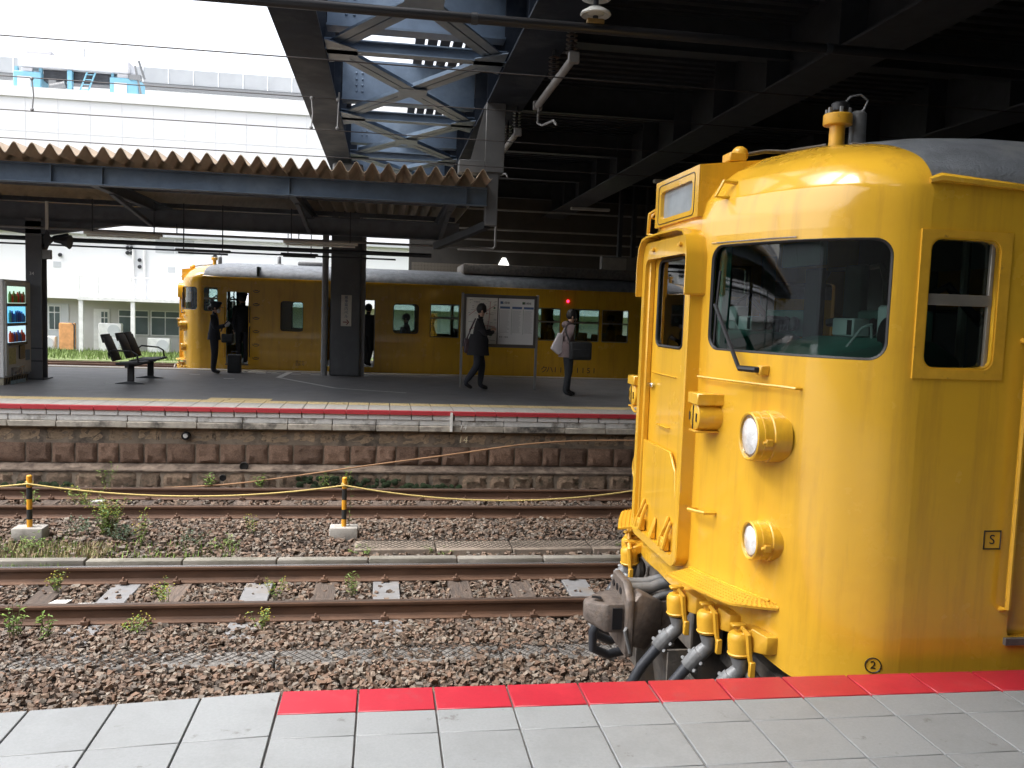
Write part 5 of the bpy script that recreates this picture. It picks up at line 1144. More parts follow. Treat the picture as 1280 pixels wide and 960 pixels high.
MB().box(-45, 1.4, -6.5, -5.6, 7.4, 7.6).build('roof_edge', DARKW, bw)
ew = empty('deck_end_blocker', (33, 10, -1.3), 'unseen wall added at the far end to keep the deck dark', 'wall'); MB().box(33, 33.4, -9, 31, -1.3, 6.1).build('wall_body', DARKW, ew)  # added out of view, closes off light from the right

# ---------------------------------------------------------------- overhead line
WIRE = M('wire', (.05, .045, .045), .5, metal=.4); PORC = M('porcelain', (.55, .56, .54), .25, var=.1); BRNI = M('brown_porcelain', (.07, .055, .05), .3)
def wire(y, z, label, r=.007, za=None, x0=-60, x1=40):
    n = 20; zz = lambda x: z+(za or 0)*(x/10)
    return tag(MB().tube([(x0+(x1-x0)*i/n, y, zz(x0+(x1-x0)*i/n)) for i in range(n+1)], r, 5).build('overhead_wire', WIRE), label, 'wire', 'overhead line wires')
wire(8.45, 3.88, 'topmost thin wire crossing the white sky'); wire(12.3, 4.41, 'thin messenger wire above the farther contact wire'); wire(12.3, 3.985, 'contact wire over the track by the stone wall')
wire(12.75, 3.70, 'lowest thin wire just above the canopy edge'); wire(5.08, 3.95, 'contact wire above the near yellow train', x1=30)
for i, (x, zt, zb_) in enumerate(((-.70, 5.0, 4.0), (-1.05, 4.41, 3.985), (-4.6, 4.41, 3.985))):
    tag(MB().tube([(x, 12.3, zb_), (x+.02, 12.3, (zt+zb_)/2), (x, 12.3, zt if zt < 4.9 else 4.41)], .010, 5).sphere((x, 12.3, zb_+.02), .025, 6, 4).sphere((x, 12.3, 4.40), .025, 6, 4).build('dropper', PIPE), ('wire dropper beside the left girder', 'short wire dropper left of the first', 'wire dropper over the left of the far platform')[i], 'dropper', 'droppers between overhead wires')
t = empty('feeder_pipe', (0, 7, 3.85), 'thick dark feeder bar crossing the top of the picture under the deck', 'pipe'); MB().tube([(-45, 7, 3.89), (22, 7, 3.89)], .040, 10).build('bar', BLK, t)
for x in (.62, 3.6): MB().cyl((x, 7, 3.89), (x+.05, 7, 3.89), .047, None, 10).build('joint_sleeve', DSTEEL, t)
t = empty('insulator', (1.62, 7, 3.9), 'white porcelain disc insulator hanging from the deck at top centre', 'insulator')
for z in (4.0, 4.13, 4.26, 4.39): MB().lathe([(.03, .06), (.06, .055), (.115, .02), (.125, 0), (.115, -.01), (.07, .005), (.03, -.01)], (1.62, 7, z), (0, 0, 1), 22).build('disc', PORC, t)
MB().cyl((1.62, 7, 3.93), (1.62, 7, 6.1), .022, None, 8).build('stem', DSTEEL, t); MB().box(1.55, 1.69, 6.97, 7.03, 3.925, 3.965).build('clamp', M('brass', (.35, .22, .08), .4, metal=.7), t, bevel=.006)
def arm(y0, y1, label):
    t = empty('catenary_arm', (2.1, (y0+y1)/2, 4.5), label, 'catenary arm', 'catenary arms hung from the deck girder')
    MB().tube([(2.1, y0, 4.56), (2.1, y1, 4.56)], .05, 12).build('arm_tube', PIPE, t)
    for y in (y0+.15, y0+1.25):
        ins = MB().cyl((2.1, y, 4.58), (2.1, y, 5.0), .025, None, 8).build('hanger_rod', DSTEEL, t)
        for k in range(6): MB().lathe([(.025, .02), (.07, 0), (.07, -.008), (.025, -.012)], (2.1, y, 4.66+.05*k), (0, 0, 1), 14).build('shed', BRNI, t)
    MB().tube([(2.1, y1-.1, 4.52), (2.1, y1-.05, 4.30), (2.12, y1-.3, 4.22), (2.2, y1-.75, 4.20), (2.22, y1-.85, 4.12)], .016, 7).build('registration_arm', PIPE, t)
    for y in (y0, y1): MB().obox((2.1, y, 4.56), (.13, .07, .13)).build('end_clamp', PIPE, t, bevel=.01)
arm(10.1, 12.5, 'grey tube arm with ribbed insulators under the right girder, nearer one'); arm(14.4, 17.2, 'grey tube arm with ribbed insulators under the right girder, farther one')

# ---------------------------------------------------------------- depot building and works machine behind
WHT = M('white_cladding', (.82, .83, .84), .6, var=.03, scale=.3, bump=.02); WHT2 = M('lower_cladding', (.52, .51, .49), .7, var=.06, scale=1); GRC = M('grey_cladding', (.52, .54, .56), .6, var=.05, scale=1)
WGL = M('far_window_glass', (.10, .13, .13), .12, var=.3, scale=.6); FRW = M('window_frame_white', (.75, .75, .74), .5)
PJ = M('panel_joint_grey', (.74, .75, .77), .7)
b = empty('depot_building', (-12, 52, -1.3), 'long white depot building behind the tracks at left', 'building')
BY = 48.
MB().box(-150, 16, BY, BY+14, 1.5, 12.0).build('upper_wall', WHT, b)
MB().box(-150, 16, BY+1.0, BY+14, -1.3, 1.5).build('lower_wall', WHT2, b)
MB().box(-150, 16, BY-.35, BY+.02, 4.85, 4.97).build('ledge', GRC, b); MB().box(-150, 16, BY-.10, BY+.02, 11.6, 12.1).build('parapet', WHT, b)
for i in range(34):
    x = -40+i*1.55; MB().box(x, x+.03, BY-.012, BY+.01, 5.0, 11.6).build('panel_joint', PJ, b)
for z in (6.6, 8.2, 9.9): MB().box(-150, 16, BY-.010, BY+.01, z, z+.03).build('panel_joint', PJ, b)
MB().box(-15.4, -4, BY-1.4, BY, 1.45, 1.62).build('porch_roof', FRW, b)
m = MB(); m.tube([(-15.3, BY-1.35, 2.65), (-4, BY-1.35, 2.65)], .03, 6); m.build('porch_rail', FRW, b)
for x in (-15.3, -14.4, -12.8, -11.2, -9.6, -8): MB().box(x-.025, x+.025, BY-1.38, BY-1.32, 1.62, 2.65).build('rail_post', FRW, b)
for x in (-15.25, -12.75, -9.9): MB().box(x-.10, x+.10, BY-1.35, BY-1.2, -1.3, 1.45).build('porch_post', FRW, b)
for x0, x1, z0, z1 in ((-14.1, -12.55, -.35, 1.0), (-12.45, -10.95, -.35, 1.0), (-17.6, -17.0, -.2, 1.1), (-9.8, -9.3, -.3, .9), (-15.0, -14.6, .2, .9)):
    w = MB().box(x0, x1, BY+.93, BY+1.02, z0, z1).build('window', FRW, b); xm = (x0+x1)/2; zt = z1-.36
    for a, c in (((x0+.05), xm-.03), (xm+.03, x1-.05)):
        MB().box(a, c, BY+.90, BY+.935, z0+.06, zt-.03).build('pane', WGL, w); MB().box(a, c, BY+.90, BY+.935, zt+.03, z1-.05).build('pane', WGL, w)
for x0, x1, z0, z1, mt in ((-15.35, -14.55, -1.2, 1.0, FRW), (-10.7, -10.0, -1.2, 1.0, FRW), (-18.3, -16.6, -1.2, 1.2, GRC)): MB().box(x0, x1, BY+.94, BY+.99, z0, z1).build('door', mt, b)
for x0, x1 in ((-12.0, -11.0), (-11.0, -10.0)): MB().box(x0+.03, x1-.03, BY-.03, BY+.01, 4.05, 4.75).build('louvre_panel', GRC, b)
for x, z in ((-16.55, 4.6), (-16.35, 4.6), (-13.35, 4.5), (-13.15, 4.5), (-13.35, 4.25), (-13.15, 4.25), (-13.35, 4.0), (-13.15, 4.0), (-12.75, 3.65), (-12.75, 3.3), (-16.65, 3.75)):
    MB().lathe([(.02, 0), (.09, .02), (.10, .10), (.09, .14)], (x, BY, z), (0, -1, -.3), 10).build('vent_hood', DSTEEL, b)
for x in (-13.05, -12.5): MB().tube([(x, BY-.1, 4.2), (x, BY-.1, 1.6), (x, BY-1.2, 1.5)], .07, 8).build('duct', FRW, b)
for x, z in ((-17.0, 3.1), (-11.35, 3.05)): MB().box(x, x+.36, BY-.02, BY+.02, z, z+.28).build('small_grille', GRC, b)
def ac(x, h, label, n):
    t = empty('outdoor_unit', (x, BY-.4, -1.3), label, 'air conditioner', 'air conditioner units'); MB().box(x-.55, x+.55, BY-.9, BY-.5, -1.15, -1.15+h).build('casing', FRW, t, bevel=.03)
    for q in range(n): MB().cyl((x+.2, BY-.93, -1.15+h*(q+.5)/n), (x+.2, BY-.9, -1.15+h*(q+.5)/n), .30, None, 20).build('fan_grille', GRC, t)
    for q in (-.4, .4): MB().box(x+q-.05, x+q+.05, BY-.9, BY-.5, -1.3, -1.15).build('foot', DSTEEL, t)
ac(-14.0, 1.45, 'tall white twin fan outdoor unit against the depot', 2); ac(-11.6, .75, 'small outdoor unit under the depot window, right of the bench', 1); ac(-17.2, .7, 'small outdoor unit just right of the slim column', 1)
t = empty('orange_cabinet', (-16.0, BY-1, -1.3), 'rust stained orange cabinet standing on the grass by the depot', 'cabinet'); MB().box(-16.35, -15.65, BY-1.2, BY-.8, -1.1, .25).build('case', M('orange_case', (.62, .30, .12), .7, var=.25, scale=3), t, bevel=.02); MB().tube([(-15.6, BY-1.2, -1.3), (-15.6, BY-1.2, .15), (-15.72, BY-1.2, .25)], .025, 6).build('pole', DSTEEL, t)
for q in (-16.3, -15.7): MB().box(q-.04, q+.04, BY-1.1, BY-1.0, -1.3, -1.1).build('leg', DSTEEL, t)
g = MB().box(-60, 30, 41.0, BY+1.2, -1.9, -1.22); tag(g.build('verge', GRASSG, org=(-15, 44, -1.22)), kind='structure')
# building beyond with grey parapet
PRP = M('parapet_grey', (.33, .345, .36), .6, var=.06, scale=1)
b2 = empty('rear_building', (-12, 66, -1.3), 'long grey topped building rising behind the white depot roof', 'building')
MB().box(-70, 20, 62, 80, -1.3, 16.2).build('wall', WHT, b2); MB().box(-70, 20, 61.7, 62, 15.9, 16.9).build('parapet', PRP, b2); MB().box(-70, 20, 61.6, 62, 15.5, 15.85).build('cornice', GRY, b2)
for i in range(40): x = -45+i*1.6; MB().box(x, x+.04, 61.67, 61.7, 15.9, 16.88).build('panel_joint', PJ, b2)
for i in range(9): x = -14+i*1.7; MB().box(x, x+1.2, 61.95, 62.0, 13.9, 14.9).build('window', GRC, b2)
# pale blue gantry machine on the roof
MBLU = M('machine_blue', (.16, .36, .47), .5, var=.06, scale=1); MWHT = M('machine_white', (.50, .50, .52), .5, var=.05)
t = empty('gantry_machine', (-17.8, 55, 12.0), 'pale blue and white gantry machine standing on the depot roof', 'machine')
my = 54.5
MB().box(-20.9, -14.9, my-.6, my+1.0, 14.55, 15.25).build('white_beam', MWHT, t, bevel=.06)
MB().box(-20.6, -19.2, my-.3, my+.6, 15.25, 15.55).build('beam_cover', MWHT, t, bevel=.04)
for x0, x1 in ((-21.2, -19.7), (-16.0, -14.4)):
    c = MB().box(x0, x1, my-.5, my+.9, 12.0, 14.3).build('blue_cabin', MBLU, t, bevel=.05)
    MB().box(x0+.25, x0+.95, my-.53, my-.5, 12.9, 14.0).build('cabin_panel', MWHT, c); MB().box(x0+.4, x0+1.0, my-.4, my-.2, 14.3, 14.52).build('cabin_roof_box', MWHT, c)
    for q in (x0+.1, x1-.1): MB().box(q-.08, q+.08, my-.3, my-.1, 14.2, 14.58).build('leg_post', MBLU, c)
MB().box(-19.7, -16.0, my-.1, my+.8, 13.9, 14.5).build('dark_undercarriage', DSTEEL, t)
m = MB()
for q in (0, .45): m.bar((-17.75+q, my-.55, 13.0), (-17.2+q, my-.55, 14.45), .07, .07)
for k in range(5): m.bar((-17.65+.11*k, my-.55, 13.2+.28*k), (-17.2+.11*k, my-.55, 13.2+.28*k), .04, .04)
m.build('blue_ladder', MBLU, t)
MB().box(-18.3, -18.05, my-.5, my-.2, 12.0, 14.5).build('blue_post', MBLU, t)
m = MB(); m.cyl((-19.2, my-.4, 13.5), (-18.4, my-.4, 13.7), .22, None, 10); m.box(-19.3, -18.9, my-.5, my-.1, 12.8, 13.9); m.tube([(-18.8, my-.4, 12.9), (-18.4, my-.45, 13.1), (-18.0, my-.4, 13.5)], .06, 6); m.build('machinery', GRY, t)
m = MB(); m.bar((-14.6, my-.5, 15.0), (-14.2, my-.5, 13.0), .1, .1); m.bar((-14.4, my-.5, 15.3), (-14.1, my-.4, 14.3), .12, .12); m.box(-14.9, -14.3, my-.6, my-.2, 14.2, 14.5); m.build('end_gear', GRY, t)
for x in (-14.85, -17.5): MB().cyl((x, my, 15.25), (x, my, 15.9), .03, None, 6).build('mast', GRY, t)
t = empty('reflection_blocker', (-140, 20, -1.3), 'unseen grey block added far down the line to darken reflections', 'building'); MB().box(-150, -140, -60, 47.5, -1.3, 14).build('wall', GRC, t); MB().box(-150.5, -139.5, -60.5, 47.8, 14, 14.6).build('roof_edge', DSTEEL, t)  # added out of view so the windscreen mirrors less bright sky
# ---------------------------------------------------------------- people
SKIN = M('skin', (.50, .31, .22), .55, var=.05); HAIR = M('hair', (.012, .010, .010), .5); SHOE = M('shoes', (.015, .013, .013), .35); MASKW = M('face_mask', (.70, .70, .70), .7)
C_NAVY = M('navy_uniform', (.014, .016, .024), .8, var=.2, scale=9); C_BLK = M('black_coat', (.016, .015, .018), .85, var=.2, scale=9); C_TRS = M('dark_trousers', (.022, .024, .032), .8, var=.2, scale=9)
C_GRY = M('taupe_jacket', (.19, .145, .145), .85, var=.15, scale=9); C_JEAN = M('charcoal_trousers', (.030, .033, .038), .85, var=.2, scale=9); BAGB = M('black_bag', (.014, .016, .018), .6, var=.3, scale=12); WBAG = M('white_bag', (.62, .58, .60), .7, var=.06)
GLOV = M('white_gloves', (.7, .7, .7), .7)
J0 = dict(pel=(0, 0, .95), spi=(0, 0, 1.12), che=(0, 0, 1.31), nec=(.005, 0, 1.455), hd0=(.02, 0, 1.555), hd1=(.03, 0, 1.665),
          shL=(0, .165, 1.395), elL=(-.02, .205, 1.12), wrL=(.05, .205, .89), haL=(.07, .20, .81), shR=(0, -.165, 1.395), elR=(-.02, -.205, 1.12), wrR=(.05, -.205, .89), haR=(.07, -.20, .81),
          hiL=(0, .085, .91), knL=(.02, .09, .50), anL=(-.02, .09, .085), toL=(.15, .10, .035), hiR=(0, -.085, .91), knR=(.02, -.09, .50), anR=(-.02, -.09, .085), toR=(.15, -.10, .035))
RAD = dict(pel=(.14, .165), spi=(.135, .165), che=(.145, .185), nec=(.055, .055), hd0=(.075, .068), hd1=(.09, .078), sh=(.08, .08), el=(.062, .062), wr=(.042, .042), ha=(.032, .040), hi=(.11, .11), kn=(.082, .082), an=(.058, .058), to=(.036, .05))
EDG = [('pel', 'spi', 'top'), ('spi', 'che', 'top'), ('che', 'nec', 'top'), ('nec', 'hd0', 'skin'), ('hd0', 'hd1', 'skin')]
for s in 'LR': EDG += [('che', 'sh'+s, 'top'), ('sh'+s, 'el'+s, 'top'), ('el'+s, 'wr'+s, 'top'), ('wr'+s, 'ha'+s, 'hand'), ('pel', 'hi'+s, 'leg'), ('hi'+s, 'kn'+s, 'leg'), ('kn'+s, 'an'+s, 'leg'), ('an'+s, 'to'+s, 'shoe')]
def person(loc, rz, label, top, leg, pose=None, scale=1., glove=None, mask=False, hair='short', hat=False, skirt=None, hood=False, group='people at the station'):
    J = dict(J0); J.update(pose or {})
    root = empty('person', loc, label, 'person', group, rz)
    names = list(J); V = [Vector(J[k])*scale for k in names]; ix = {k: i for i, k in enumerate(names)}; E = [(ix[a], ix[b]) for a, b, _ in EDG]; part = [p for _, _, p in EDG]
    R = []
    for k in names: r = RAD.get(k) or RAD[k[:2]]; R.append((r[0]*scale, r[1]*scale))
    for s in 'LR':   # five fingers from each hand
        h, w = Vector(J['ha'+s])*scale, Vector(J['wr'+s])*scale; d = (h-w).normalized(); sd_ = d.cross(Vector((0, 1, 0)));
        if sd_.length < .1: sd_ = Vector((0, 0, 1))
        sd_.normalize()
        for q, l in ((-.026, .062), (-.009, .075), (.008, .07), (.025, .055), (.04, .04)):
            i0 = len(V); th = q > .035
            V += [h+sd_*q*scale+d*(.012 if not th else -.03), h+sd_*(q*1.1 if not th else .062)*scale+d*(l*.6 if not th else .0), h+sd_*(q*1.1 if not th else .066)*scale+d*(l if not th else .03)+Vector((0, -.012 if s == 'L' else .012, 0))]
            R += [(.009, .009)]*3; E += [(ix['ha'+s], i0), (i0, i0+1), (i0+1, i0+2)]; part += ['hand']*3
    me = bpy.data.meshes.new('person_body'); me.from_pydata([tuple(v) for v in V], E, []); o = bpy.data.objects.new('body', me); COL.objects.link(o)
    o.modifiers.new('skin', 'SKIN'); ss = o.modifiers.new('sub', 'SUBSURF'); ss.levels = 2; ss.render_levels = 2
    for i, d in enumerate(me.skin_vertices[0].data): d.radius = R[i]; d.use_root = (i == ix['pel'])
    dg = bpy.context.evaluated_depsgraph_get(); m2 = bpy.data.meshes.new_from_object(o.evaluated_get(dg)); bpy.data.objects.remove(o)
    ms = {'top': top, 'leg': leg, 'skin': SKIN, 'hand': glove or SKIN, 'shoe': SHOE}; keys = list(ms); m2.materials.clear()
    for k in keys: m2.materials.append(ms[k])
    A = np.array([tuple(V[a]) for a, b in E]); B = np.array([tuple(V[b]) for a, b in E]); D = B-A; DD = (D*D).sum(1)
    rad = np.array([(R[a][0]+R[b][0])/2 for a, b in E])
    idx = []
    for p in m2.polygons:
        c = np.array(p.center); t = np.clip(((c-A)*D).sum(1)/DD, 0, 1); dist = np.linalg.norm(A+D*t[:, None]-c, axis=1)-rad; idx.append(keys.index(part[int(dist.argmin())]))
    m2.polygons.foreach_set('material_index', idx); m2.polygons.foreach_set('use_smooth', [True]*len(idx)); m2.update()
    ob = bpy.data.objects.new('body', m2); COL.objects.link(ob); ob.parent = root; ORG[ob.name] = Vector((0, 0, 0))
    h0, h1 = Vector(J['hd0'])*scale, Vector(J['hd1'])*scale; up = (h1-h0).normalized(); fw = (Vector((1, 0, 0))-up*up.x).normalized(); lf = up.cross(fw); hc = h0+(h1-h0)*.62
    def hp(a, b, c): return hc+fw*a+lf*b+up*c
    m = MB(); m.sphere(hp(.105, 0, -.03), .016, 8, 6, (1, .7, 1.2)); m.build('nose', SKIN, root, local=True)
    for e in (-1, 1):
        MB().sphere(hp(.088, e*.032, .004), .010, 8, 6).build('eye', HAIR, root, local=True); MB().sphere(hp(-.005, e*.086, -.01), .024, 8, 6, (.8, .4, 1.2)).build('ear', SKIN, root, local=True)
    MB().obox(hp(.096, 0, -.068), (.008, .045, .010), (fw, lf, up)).build('mouth', M_LIP, root, local=True)
    if mask: m = MB(); m.sphere(hp(.07, 0, -.06), .055, 12, 8, (.8, 1.15, 1.0)); m.build('face_mask', MASKW, root, local=True)
    m = MB(); m.sphere(hp(-.018, 0, .030), .104, 14, 10, (1.04, .93, 1.03))
    if hair == 'bun': m.sphere(hp(-.12, 0, -.02), .05, 10, 7)
    if hair == 'tuft': m.tube([hp(0, 0, .11), hp(.0, 0, .17)], [.02, .006], 6); m.sphere(hp(-.02, 0, .06), .10, 12, 8)
    m.build('hair', HAIR, root, local=True)
    if hat:
        m = MB(); m.lathe([(.108, -.02), (.112, .03), (.135, .065), (.14, .08), (.12, .10), (.001, .108)], hp(.0, 0, .045), up, 22); m.prism([hp(.07, -.09, .035), hp(.165, -.05, .015), hp(.175, 0, .012), hp(.165, .05, .015), hp(.07, .09, .035)], up*.01); m.build('cap', C_NAVY, root, local=True)
    if skirt:
        z0, z1, rx, ry, mt = skirt; m = MB(); n = 20; vs = []; lv = [(z1, .80), (z1-.12, .98), ((z0+z1)/2, .96), (z0, 1.08)]
        px, py = J['pel'][0], J['pel'][1]
        for z, f in lv:
            for i in range(n): a = 2*math.pi*i/n; vs.append(((px+rx*f*math.cos(a))*scale, (py+ry*f*math.sin(a))*scale, z*scale))
        m.add(vs, [(k*n+i, k*n+(i+1) % n, (k+1)*n+(i+1) % n, (k+1)*n+i) for k in range(len(lv)-1) for i in range(n)]); m.build('jacket_skirt', mt, root, local=True)
    if hood: MB().sphere(Vector((-.07, 0, 1.455))*scale, .10, 12, 8, (.9, 1.25, .75)).build('hood', top, root, local=True)
    m = MB(); m.lathe([(.075, 0), (.068, .045), (.063, .05)], Vector(J['nec'])*scale-Vector((0, 0, .035)), (0.05, 0, 1), 14, caps=False); m.build('collar', top, root, local=True)
    return root
M_LIP = M('lip', (.30, .12, .10), .6)
walk = dict(knL=(.10, .09, .51), anL=(.07, .09, .09), toL=(.24, .10, .04), knR=(-.02, -.09, .50), anR=(-.26, -.09, .14), toR=(-.10, -.10, .045),
            elR=(.10, -.22, 1.16), wrR=(.27, -.10, 1.19), haR=(.30, -.03, 1.22), elL=(.08, .22, 1.15), wrL=(.26, .12, 1.22), haL=(.31, .06, 1.25), hd0=(.045, 0, 1.55), hd1=(.065, 0, 1.66), nec=(.02, 0, 1.45))
person((1.93, 17.85, FZ), 0, 'man in a long black coat walking right before the information board', C_BLK, C_TRS, walk, 1.02, hair='tuft', skirt=(.72, 1.14, .215, .235, C_BLK))
stand = dict(knL=(.03, .08, .50), anL=(.03, .09, .085), toL=(.20, .10, .035), knR=(.01, -.08, .50), anR=(-.06, -.09, .085), toR=(.11, -.11, .035),
             elR=(-.05, -.21, 1.12), wrR=(.12, -.20, .98), haR=(.19, -.17, .95), elL=(.0, .21, 1.12), wrL=(.16, .16, 1.05), haL=(.22, .10, 1.04), hd0=(.035, 0, 1.55), hd1=(.055, 0, 1.66))
person((3.66, 17.0, FZ), 0, 'standing man in a taupe hooded jacket with shoulder bag, nearest the yellow cab', C_GRY, C_JEAN, stand, .985, hair='tuft', hood=True, skirt=(.80, 1.12, .19, .215, C_GRY))
cond = dict(elR=(.02, -.20, 1.13), wrR=(.22, -.14, 1.17), haR=(.29, -.10, 1.20), elL=(.03, .20, 1.13), wrL=(.24, .10, 1.20), haL=(.31, .06, 1.24))
person((-3.85, 20.55, FZ), .1, 'conductor in dark uniform, cap and white gloves beside the distant cab door', C_NAVY, C_NAVY, cond, .93, glove=GLOV, mask=True, hair='bun', hat=True, skirt=(.84, 1.10, .15, .165, C_NAVY))
FYs = 22.30
person((-3.55, 22.62, .06), 2.0, 'person in dark uniform and cap standing in the open cab doorway', C_NAVY, C_NAVY, dict(elR=(.0, -.22, 1.12), wrR=(.10, -.24, .92)), 1.0, hat=True, skirt=(.80, 1.10, .16, .17, C_NAVY))
person((-.42, 22.70, .06), 1.2, 'passenger in dark clothes with a pale collar stepping through the open train door', C_TRS, C_JEAN, dict(knL=(.14, .09, .52), anL=(.10, .09, .09), toL=(.26, .1, .04), anR=(-.18, -.09, .11), toR=(-.03, -.1, .04)), .92, hood=False)
sit = dict(pel=(0, 0, .55), spi=(-.02, 0, .72), che=(-.03, 0, .92), nec=(-.02, 0, 1.065), hd0=(.0, 0, 1.165), hd1=(.01, 0, 1.275), shL=(-.03, .165, 1.0), elL=(.0, .21, .74), wrL=(.20, .15, .66), haL=(.27, .12, .66), shR=(-.03, -.165, 1.0), elR=(.0, -.21, .74), wrR=(.20, -.15, .66), haR=(.27, -.12, .66),
           hiL=(.02, .085, .53), knL=(.44, .10, .53), anL=(.44, .10, .10), toL=(.60, .10, .04), hiR=(.02, -.085, .53), knR=(.44, -.10, .53), anR=(.44, -.10, .10), toR=(.60, -.10, .04))
for x, y, rz, lb in ((.55, 22.95, 3.1, 'seated passenger silhouette in the rounded window right of the pillar'), (1.25, 23.0, 0, 'seated passenger silhouette at the window left of the information board'), (4.42, 23.0, 3.1, 'seated passenger silhouette behind the hooded man'), (6.15, 23.2, 3.1, 'dark passenger silhouette in the last window beside the near cab')):
    person((x, y, .10), rz, lb, C_BLK, C_TRS, sit, 1.0 if x < 6 else 1.12, group='passengers in the distant train')
# bags
def bag(loc, size, label, mat, name='shoulder_bag', strap=None, rz=0, cat='bag'):
    t = empty(name, loc, label, cat, None, rz); a, b, c = [x/2 for x in size]
    MB().box(-a, a, -b, b, 0, 2*c).build('pouch', mat, t, bevel=min(size)*.25, seg=3, local=True)
    MB().box(-a*.8, a*.8, -b-.012, -b+.01, 2*c*.15, 2*c*.6).build('front_pocket', mat, t, bevel=.01, local=True)
    if strap: MB().tube(strap, .016, 6).build('strap', mat, t, local=True)
    return t
bag((3.84, 16.70, .70), (.44, .17, .36), 'large black shoulder bag carried by the hooded man', BAGB, strap=[(-.22, .0, .34), (-.30, .12, .58), (-.22, .26, .76), (-.14, .35, .62)])
t = empty('tote_bag', (3.42, 16.95, .80), 'white tote bag slung behind the hooded man', 'bag'); MB().prism([(-.13, -.06, .10), (.02, -.06, -.02), (.10, -.06, .04), (.10, -.06, .40), (.02, -.06, .42)], (0, .14, 0)).build('sack', WBAG, t, bevel=.02, seg=2, local=True); MB().tube([(.08, 0, .40), (.14, .0, .52), (.2, .02, .60)], .012, 5).build('strap', WBAG, t, local=True)
bag((1.70, 17.95, .72), (.10, .30, .30), 'dark bag hanging behind the man in the black coat', M('plum_bag', (.05, .025, .03), .6), strap=[(0, 0, .28), (.06, -.05, .48), (.16, -.1, .72)])
bag((-3.52, 20.35, .68), (.26, .12, .20), 'black bag carried before the conductor', BAGB, strap=[(-.15, 0, .25), (-.1, .1, .4), (0, .15, .5), (.1, .1, .4), (.15, 0, .25)])
t = empty('suitcase', (-3.46, 20.95, FZ), 'dark case with metal top standing on the platform beside the conductor', 'suitcase'); MB().box(-.15, .15, -.10, .10, .0, .42).build('case', BAGB, t, bevel=.025, seg=2, local=True); MB().box(-.14, .14, -.09, .09, .42, .435).build('metal_edge', GRY, t, local=True); MB().tube([(-.07, 0, .43), (-.07, 0, .50), (.07, 0, .50), (.07, 0, .43)], .012, 6).build('handle', BLK, t, local=True)

# ---------------------------------------------------------------- weeds
LF = M('weed_leaf', (.13, .21, .045), .6, var=.3, scale=30, island=[(.8, .9, .8), (1.3, 1.2, .8), (.6, .75, .6), (1.5, 1.3, .7)]); LY = M('weed_flower', (.30, .26, .03), .6, var=.2, scale=20); STM = M('weed_stem', (.14, .15, .06), .7)
LB = M('weed_leaf_blue', (.075, .115, .075), .6, var=.3, scale=30, island=[(.8, .9, .9), (1.4, 1.3, 1.1), (.7, .8, .8)])
DRY = M('dry_grass', (.30, .25, .13), .8, var=.2, scale=30)
def leaf(mb, p, d, l, w, R):
    d = d.normalized(); s = d.cross(Vector((0, 0, 1))); s = s.normalized() if s.length > .05 else Vector((1, 0, 0)); up = s.cross(d)
    p = Vector(p); mb.add([p, p+d*l*.45+s*w*.5+up*l*.08, p+d*l+up*(-l*.12), p+d*l*.45-s*w*.5+up*l*.08], [(0, 1, 2, 3)])
def weed(x, y, h, ns, sp, label, lm=LF, flower=False, ll=.05, dens=9, seed=0, dry=False):
    R = random.Random(seed+int(x*100)); z0 = -1.255
    t = empty('weed', (x, y, z0), label, 'weed', 'weeds growing along the tracks'); sm, lfm, fl = MB(), MB(), MB()
    for i in range(ns):
        a = R.uniform(0, 6.28); lean = R.uniform(.05, 1)*sp; hh = h*R.uniform(.55, 1.); b = Vector((x+R.uniform(-.3, .3)*sp, y+R.uniform(-.3, .3)*sp, z0))
        tip = b+Vector((math.cos(a)*lean, math.sin(a)*lean, hh)); mid = (b+tip)/2+Vector((math.cos(a)*lean*.2, math.sin(a)*lean*.2, hh*.12))
        sm.tube([b, mid, tip], [.004, .003, .0015], 4, caps=False)
        for k in range(dens):
            f = R.uniform(.12, 1.); p = b*(1-f)**2+mid*2*f*(1-f)+tip*f*f; aa = R.uniform(0, 6.28); leaf(lfm, p, Vector((math.cos(aa), math.sin(aa), R.uniform(-.2, .7))), ll*R.uniform(.6, 1.3), ll*.42*R.uniform(.6, 1.2), R)
        if flower:
            for k in range(5): q = tip+Vector((R.uniform(-.05, .05), R.uniform(-.05, .05), R.uniform(-.08, .03))); fl.sphere(q, R.uniform(.005, .010), 5, 4, (1, 1, .7))
    sm.build('stem', DRY if dry else STM, t, fix=False); tag(lfm.build('foliage', lm, t, fix=False, smooth=0), kind='stuff')
    if flower: tag(fl.build('flowers', LY, t, fix=False), kind='stuff')
    return t
